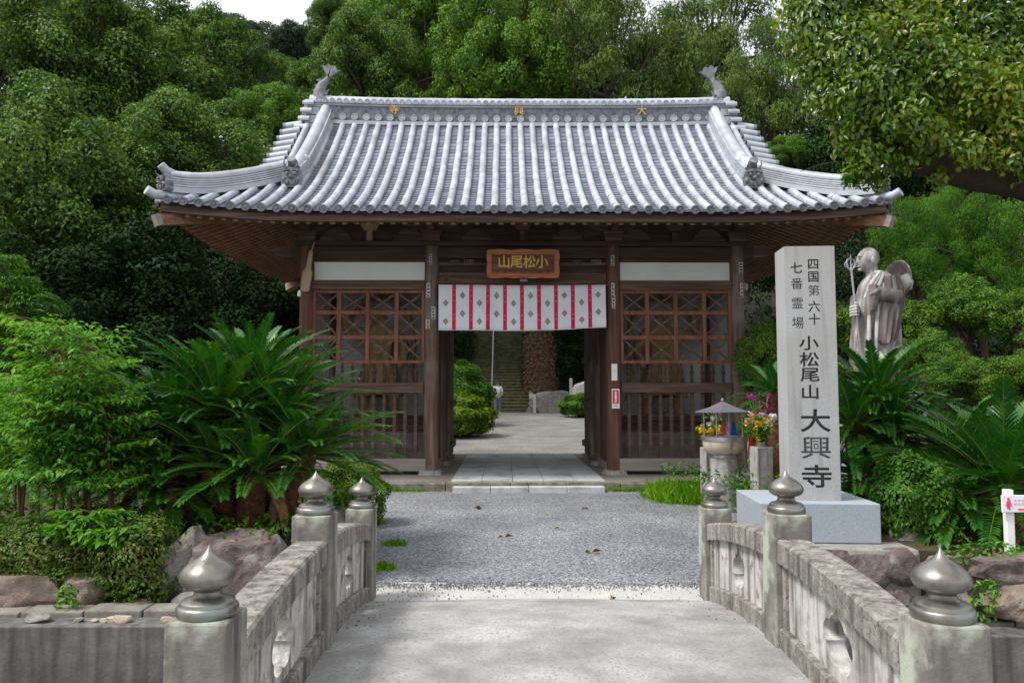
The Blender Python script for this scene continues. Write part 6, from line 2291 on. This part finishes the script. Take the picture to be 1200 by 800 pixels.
# left slope
T('camphor', 0, 62, 235, 24, 170, "big dark broadleaved tree at the left edge, filling its middle", 1.05, .3)
T('camphor', 1, 225, 215, 25.5, 135, "grey-green broadleaved tree left of the gate roof tip", 1.0, 1.2)
T('camphor', 2, 105, 95, 31, 150, "tall broadleaved tree in the upper left corner region behind the nearest one", 1.0, 2.2)
T('camphor', 0, 235, 85, 36, 115, "loose broadleaved tree with sky showing between its top branches, left of the sky gap", .95, 3.9)
T('camphor', 1, -10, 20, 36, 150, "dark broadleaved tree cut by the upper left corner", 1.0, 5.0)
T('bright', 0, 325, 150, 31, 62, "small light green tree directly left of the roof ridge", 1.0, .7)
T('camphor', 2, 300, 240, 28, 85, "broadleaved tree behind the left corner of the gate roof", 1.0, 4.2)
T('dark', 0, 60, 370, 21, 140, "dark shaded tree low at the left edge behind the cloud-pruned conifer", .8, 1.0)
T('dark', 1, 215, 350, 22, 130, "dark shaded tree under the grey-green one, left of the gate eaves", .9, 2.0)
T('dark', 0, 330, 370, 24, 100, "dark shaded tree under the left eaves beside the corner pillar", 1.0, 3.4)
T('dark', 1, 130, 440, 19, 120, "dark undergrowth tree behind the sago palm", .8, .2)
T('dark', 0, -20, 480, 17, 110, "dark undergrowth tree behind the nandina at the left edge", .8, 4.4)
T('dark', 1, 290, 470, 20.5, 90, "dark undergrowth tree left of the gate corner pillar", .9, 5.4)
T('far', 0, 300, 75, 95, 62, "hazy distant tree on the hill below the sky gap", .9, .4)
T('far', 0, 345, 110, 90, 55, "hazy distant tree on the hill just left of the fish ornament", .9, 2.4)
T('far', 0, 255, 60, 100, 60, "hazy distant tree on the hill behind the loose tree", .9, 4.4)
# behind the roof
T('camphor', 1, 432, 92, 39, 88, "broadleaved tree with dark limbs behind the left part of the ridge", 1.3, .9)
T('bright', 1, 575, 88, 37, 100, "rounded fresh green tree behind the middle of the ridge", 1.25, 1.9)
T('bright', 0, 500, 40, 44, 95, "tall fresh green tree at the top edge left of the middle", 1.3, 2.9)
T('conifer', 0, 715, 75, 36, 100, "yellow-green conifer behind the right part of the ridge", 1.2, .3)
T('conifer', 1, 640, 10, 45, 95, "conifer at the top edge just right of the middle", 1.0, 1.3)
T('conifer', 1, 835, 75, 38, 92, "dark conifer above the right fish ornament", 1.25, 3.3)
T('conifer', 0, 905, 120, 30, 75, "conifer with sky gaps right of the ridge end", 1.3, 4.1)
T('camphor', 2, 385, 110, 45, 70, "broadleaved tree low behind the left ridge end", 1.0, 5.1)
T('dark', 0, 640, 110, 48, 110, "dark tree seen low behind the middle of the ridge", .9, .6)
T('dark', 1, 800, 130, 47, 110, "dark tree seen low behind the right ridge end", .9, 1.6)
T('dark', 1, 470, 135, 50, 110, "dark tree seen low behind the left part of the ridge", .9, 2.6)
T('bright', 1, 925, 185, 27, 40, "small light tree above the right hip of the roof", .8, .9)
T('dark', 0, 548, 110, 49, 110, "dark tree seen low behind the middle left of the ridge", .9, 5.6)
# right slope
T('dark', 0, 1010, 190, 26, 90, "dark tree behind the overhanging tree, right of the roof", 1.0, 4.0)
T('dark', 1, 930, 300, 24, 75, "dark tree under the right eaves behind the monument", 1.2, 5.0)
T('dark', 0, 1120, 180, 27, 120, "dark tree behind the overhanging bough", 1.0, 1.1)
T('bamboo', 0, 1075, 300, 17, 62, "bright bamboo clump behind the monk statue", 1.0, .2)
T('bamboo', 0, 1150, 300, 17.5, 72, "bright bamboo clump below the overhanging bough", 1.0, 2.2)
T('bamboo', 0, 1225, 310, 16, 70, "bright bamboo clump at the right edge", 1.0, 4.2)
T('shrub', 0, 1135, 365, 12.2, 62, "light green shrub right of the monk statue", .9, .5)
T('shrub', 1, 1200, 375, 11.6, 62, "light green shrub at the right edge above the low sago palm", .9, 1.5)
T('shrub', 0, 1085, 420, 11.5, 50, "light green shrub low behind the monk statue", .9, 2.5)
T('shrub', 1, 985, 385, 13.0, 55, "dark leafy shrub between the monument and the staff of the statue", 1.1, 3.5)
T('shrub', 0, 900, 420, 13.5, 50, "leafy shrub left of the monument behind the flowers", 1.2, 4.5)
T('shrub', 1, 1160, 450, 10.5, 60, "leafy shrub behind the low sago palm", .8, 5.5)
T('shrub', 0, 893, 500, 12.8, 34, "low leafy shrub at the gate corner behind the flower stand", 1.1, 5.2)
T('conifer', 0, 870, 170, 33, 75, "dark conifer behind the right hip of the roof", 1.0, 2.0)
T('dark', 1, 1060, 330, 22, 95, "dark tree behind the bamboo and the monk statue", 1.0, 2.7)
T('camphor', 0, 1190, 260, 25, 110, "broadleaved tree behind the bamboo at the right edge", 1.0, 3.1)
T('dark', 0, 950, 420, 20, 80, "dark undergrowth tree behind the monument", .9, 1.5)
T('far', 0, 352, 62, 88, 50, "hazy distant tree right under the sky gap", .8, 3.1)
T('camphor', 1, 400, 30, 50, 60, "broadleaved tree right of the sky gap at the top edge", .9, 3.3)
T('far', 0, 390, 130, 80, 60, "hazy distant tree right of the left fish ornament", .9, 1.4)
T('shrub', 1, 1110, 440, 10.8, 45, "leafy shrub low between the statue and the low sago palm", .9, .9)
T('shrub', 0, 1225, 440, 10.4, 60, "leafy shrub cut by the right edge above the white sign", 1.0, 1.9)
T('shrub', 0, 1050, 390, 12.6, 45, "leafy shrub directly behind the monk statue", 1.2, 2.9)
# hill beyond the stairs
T('dark', 0, 500, 400, 50, 70, "dark tree left of the stairs on the hill", 1.0, .8)
T('dark', 1, 690, 400, 50, 60, "dark tree right of the old trunk on the hill", 1.0, 1.8)
T('dark', 0, 600, 330, 60, 90, "dark tree over the top of the stairs", .8, 2.8)
T('dark', 1, 735, 440, 46, 45, "dark tree behind the right side of the court", .8, 3.8)
T('dark', 0, 455, 440, 46, 55, "dark tree behind the left side of the court", .8, 4.8)

rng_ = np.random.default_rng(44)
P = []
while len(P) < 60000:
    x, y = rng_.uniform(-45, 45), 13 + 62 * rng_.random() ** 1.4
    if (abs(x) < 9.3 and y < 46) or (abs(x + .75) < 2.6 and y < 60) or abs(x) > y * .75 + 2:
        continue
    P.append((x, y, H(x, y) + .45 * rng_.random()))
P = np.array(P)
stuff(tag(leaf_mesh("undergrowth", P, rng_.normal(size=P.shape) + [0, -.2, .8], .34, .17, 44, M['leaf_dark']), "dark leafy undergrowth covering the wooded slopes", "undergrowth"))

# --- old tree whose bough hangs into the upper right corner
ob = at(1320, 330, 8.2)
ot = thing("overhanging_tree", "old tree with a thick dark bough and glossy leaves hanging into the upper right", "tree", (ob.x, 8.4, 0))
def q_(px, py, d=8.2):
    p = at(px, py, d)
    return Vector((p.x - ob.x, p.y - 8.4, p.z))
mb = MB()
mb.tube([(0.3, 0, -.2), (.25, 0, 1.2), q_(1330, 330), q_(1300, 250), q_(1290, 120), q_(1300, 0)], [.42, .36, .33, .28, .2, .15], 14)
mb.tube([q_(1310, 275), q_(1250, 222), q_(1195, 205), q_(1140, 200), q_(1090, 190), q_(1045, 170), q_(1010, 140)], [.30, .27, .24, .21, .17, .11, .05], 14)
mb.tube([q_(1120, 198), q_(1085, 160), q_(1045, 120), q_(1020, 70)], [.10, .06, .04, .02], 8)
mb.tube([q_(1180, 205), q_(1150, 140), q_(1120, 60), q_(1100, 10)], [.13, .09, .06, .03], 8)
mb.tube([q_(1250, 220), q_(1200, 130), q_(1180, 40)], [.14, .09, .05], 8)
rg = random.Random(15)
for k in range(60):
    a = q_(rg.uniform(980, 1200), rg.uniform(60, 200), rg.uniform(7.8, 8.6))
    d = Vector((rg.uniform(-1, .6), rg.uniform(-.5, .5), rg.uniform(-.2, .9))).normalized()
    mb.tube([a, a + d * .25 + Vector((0, 0, .03)), a + d * .5], [.012, .008, .003], 4, cap=False)
mb.build("trunk", M['bark'], ot, smooth_=True)
lob = []
for px, py, r_, d in ((960, 30, .42, 8.2), (1000, 60, .45, 8.0), (985, 110, .38, 8.2), (1005, 160, .30, 8.1), (1035, 40, .45, 8.3), (1040, 100, .40, 7.9), (1035, 150, .32, 8.3), (1020, 195, .20, 8.0), (1060, 185, .17, 8.0), (1075, 60, .42, 8.0),
                      (1085, 125, .36, 8.2), (1110, 20, .45, 8.2), (1120, 85, .40, 7.8), (1130, 140, .26, 8.5), (1155, 50, .45, 8.1), (1165, 115, .35, 7.7), (1180, 10, .45, 8.2), (1190, 150, .24, 7.7), (1195, 85, .40, 7.9), (1060, 0, .45, 8.3), (1000, -10, .45, 8.3),
                      (1215, 40, .45, 8.1), (1215, 120, .40, 7.8), (1100, 205, .12, 8.1), (1230, 180, .35, 7.6), (950, 80, .25, 8.3), (970, -30, .45, 8.2), (1140, -30, .5, 8.2), (940, 5, .28, 8.3), (998, 205, .12, 8.0), (1095, 160, .24, 7.8), (1140, 175, .2, 7.7), (1185, 185, .18, 7.7), (1060, 140, .3, 7.7), (1010, 110, .35, 7.8), (1012, 205, .13, 8.0), (1030, 212, .10, 8.1), (1020, 180, .2, 7.9)):
    c = q_(px, py, d)
    lob.append((c, (r_, r_, r_ * .9)))
P, Nn = lobe_points(lob, 640, 77, shell=(.25, 1.12), upbias=.15)
leaf_mesh("crown", P, Nn, .072, .038, 77, M['leaf_glossy'], droop=.6, parent=ot)
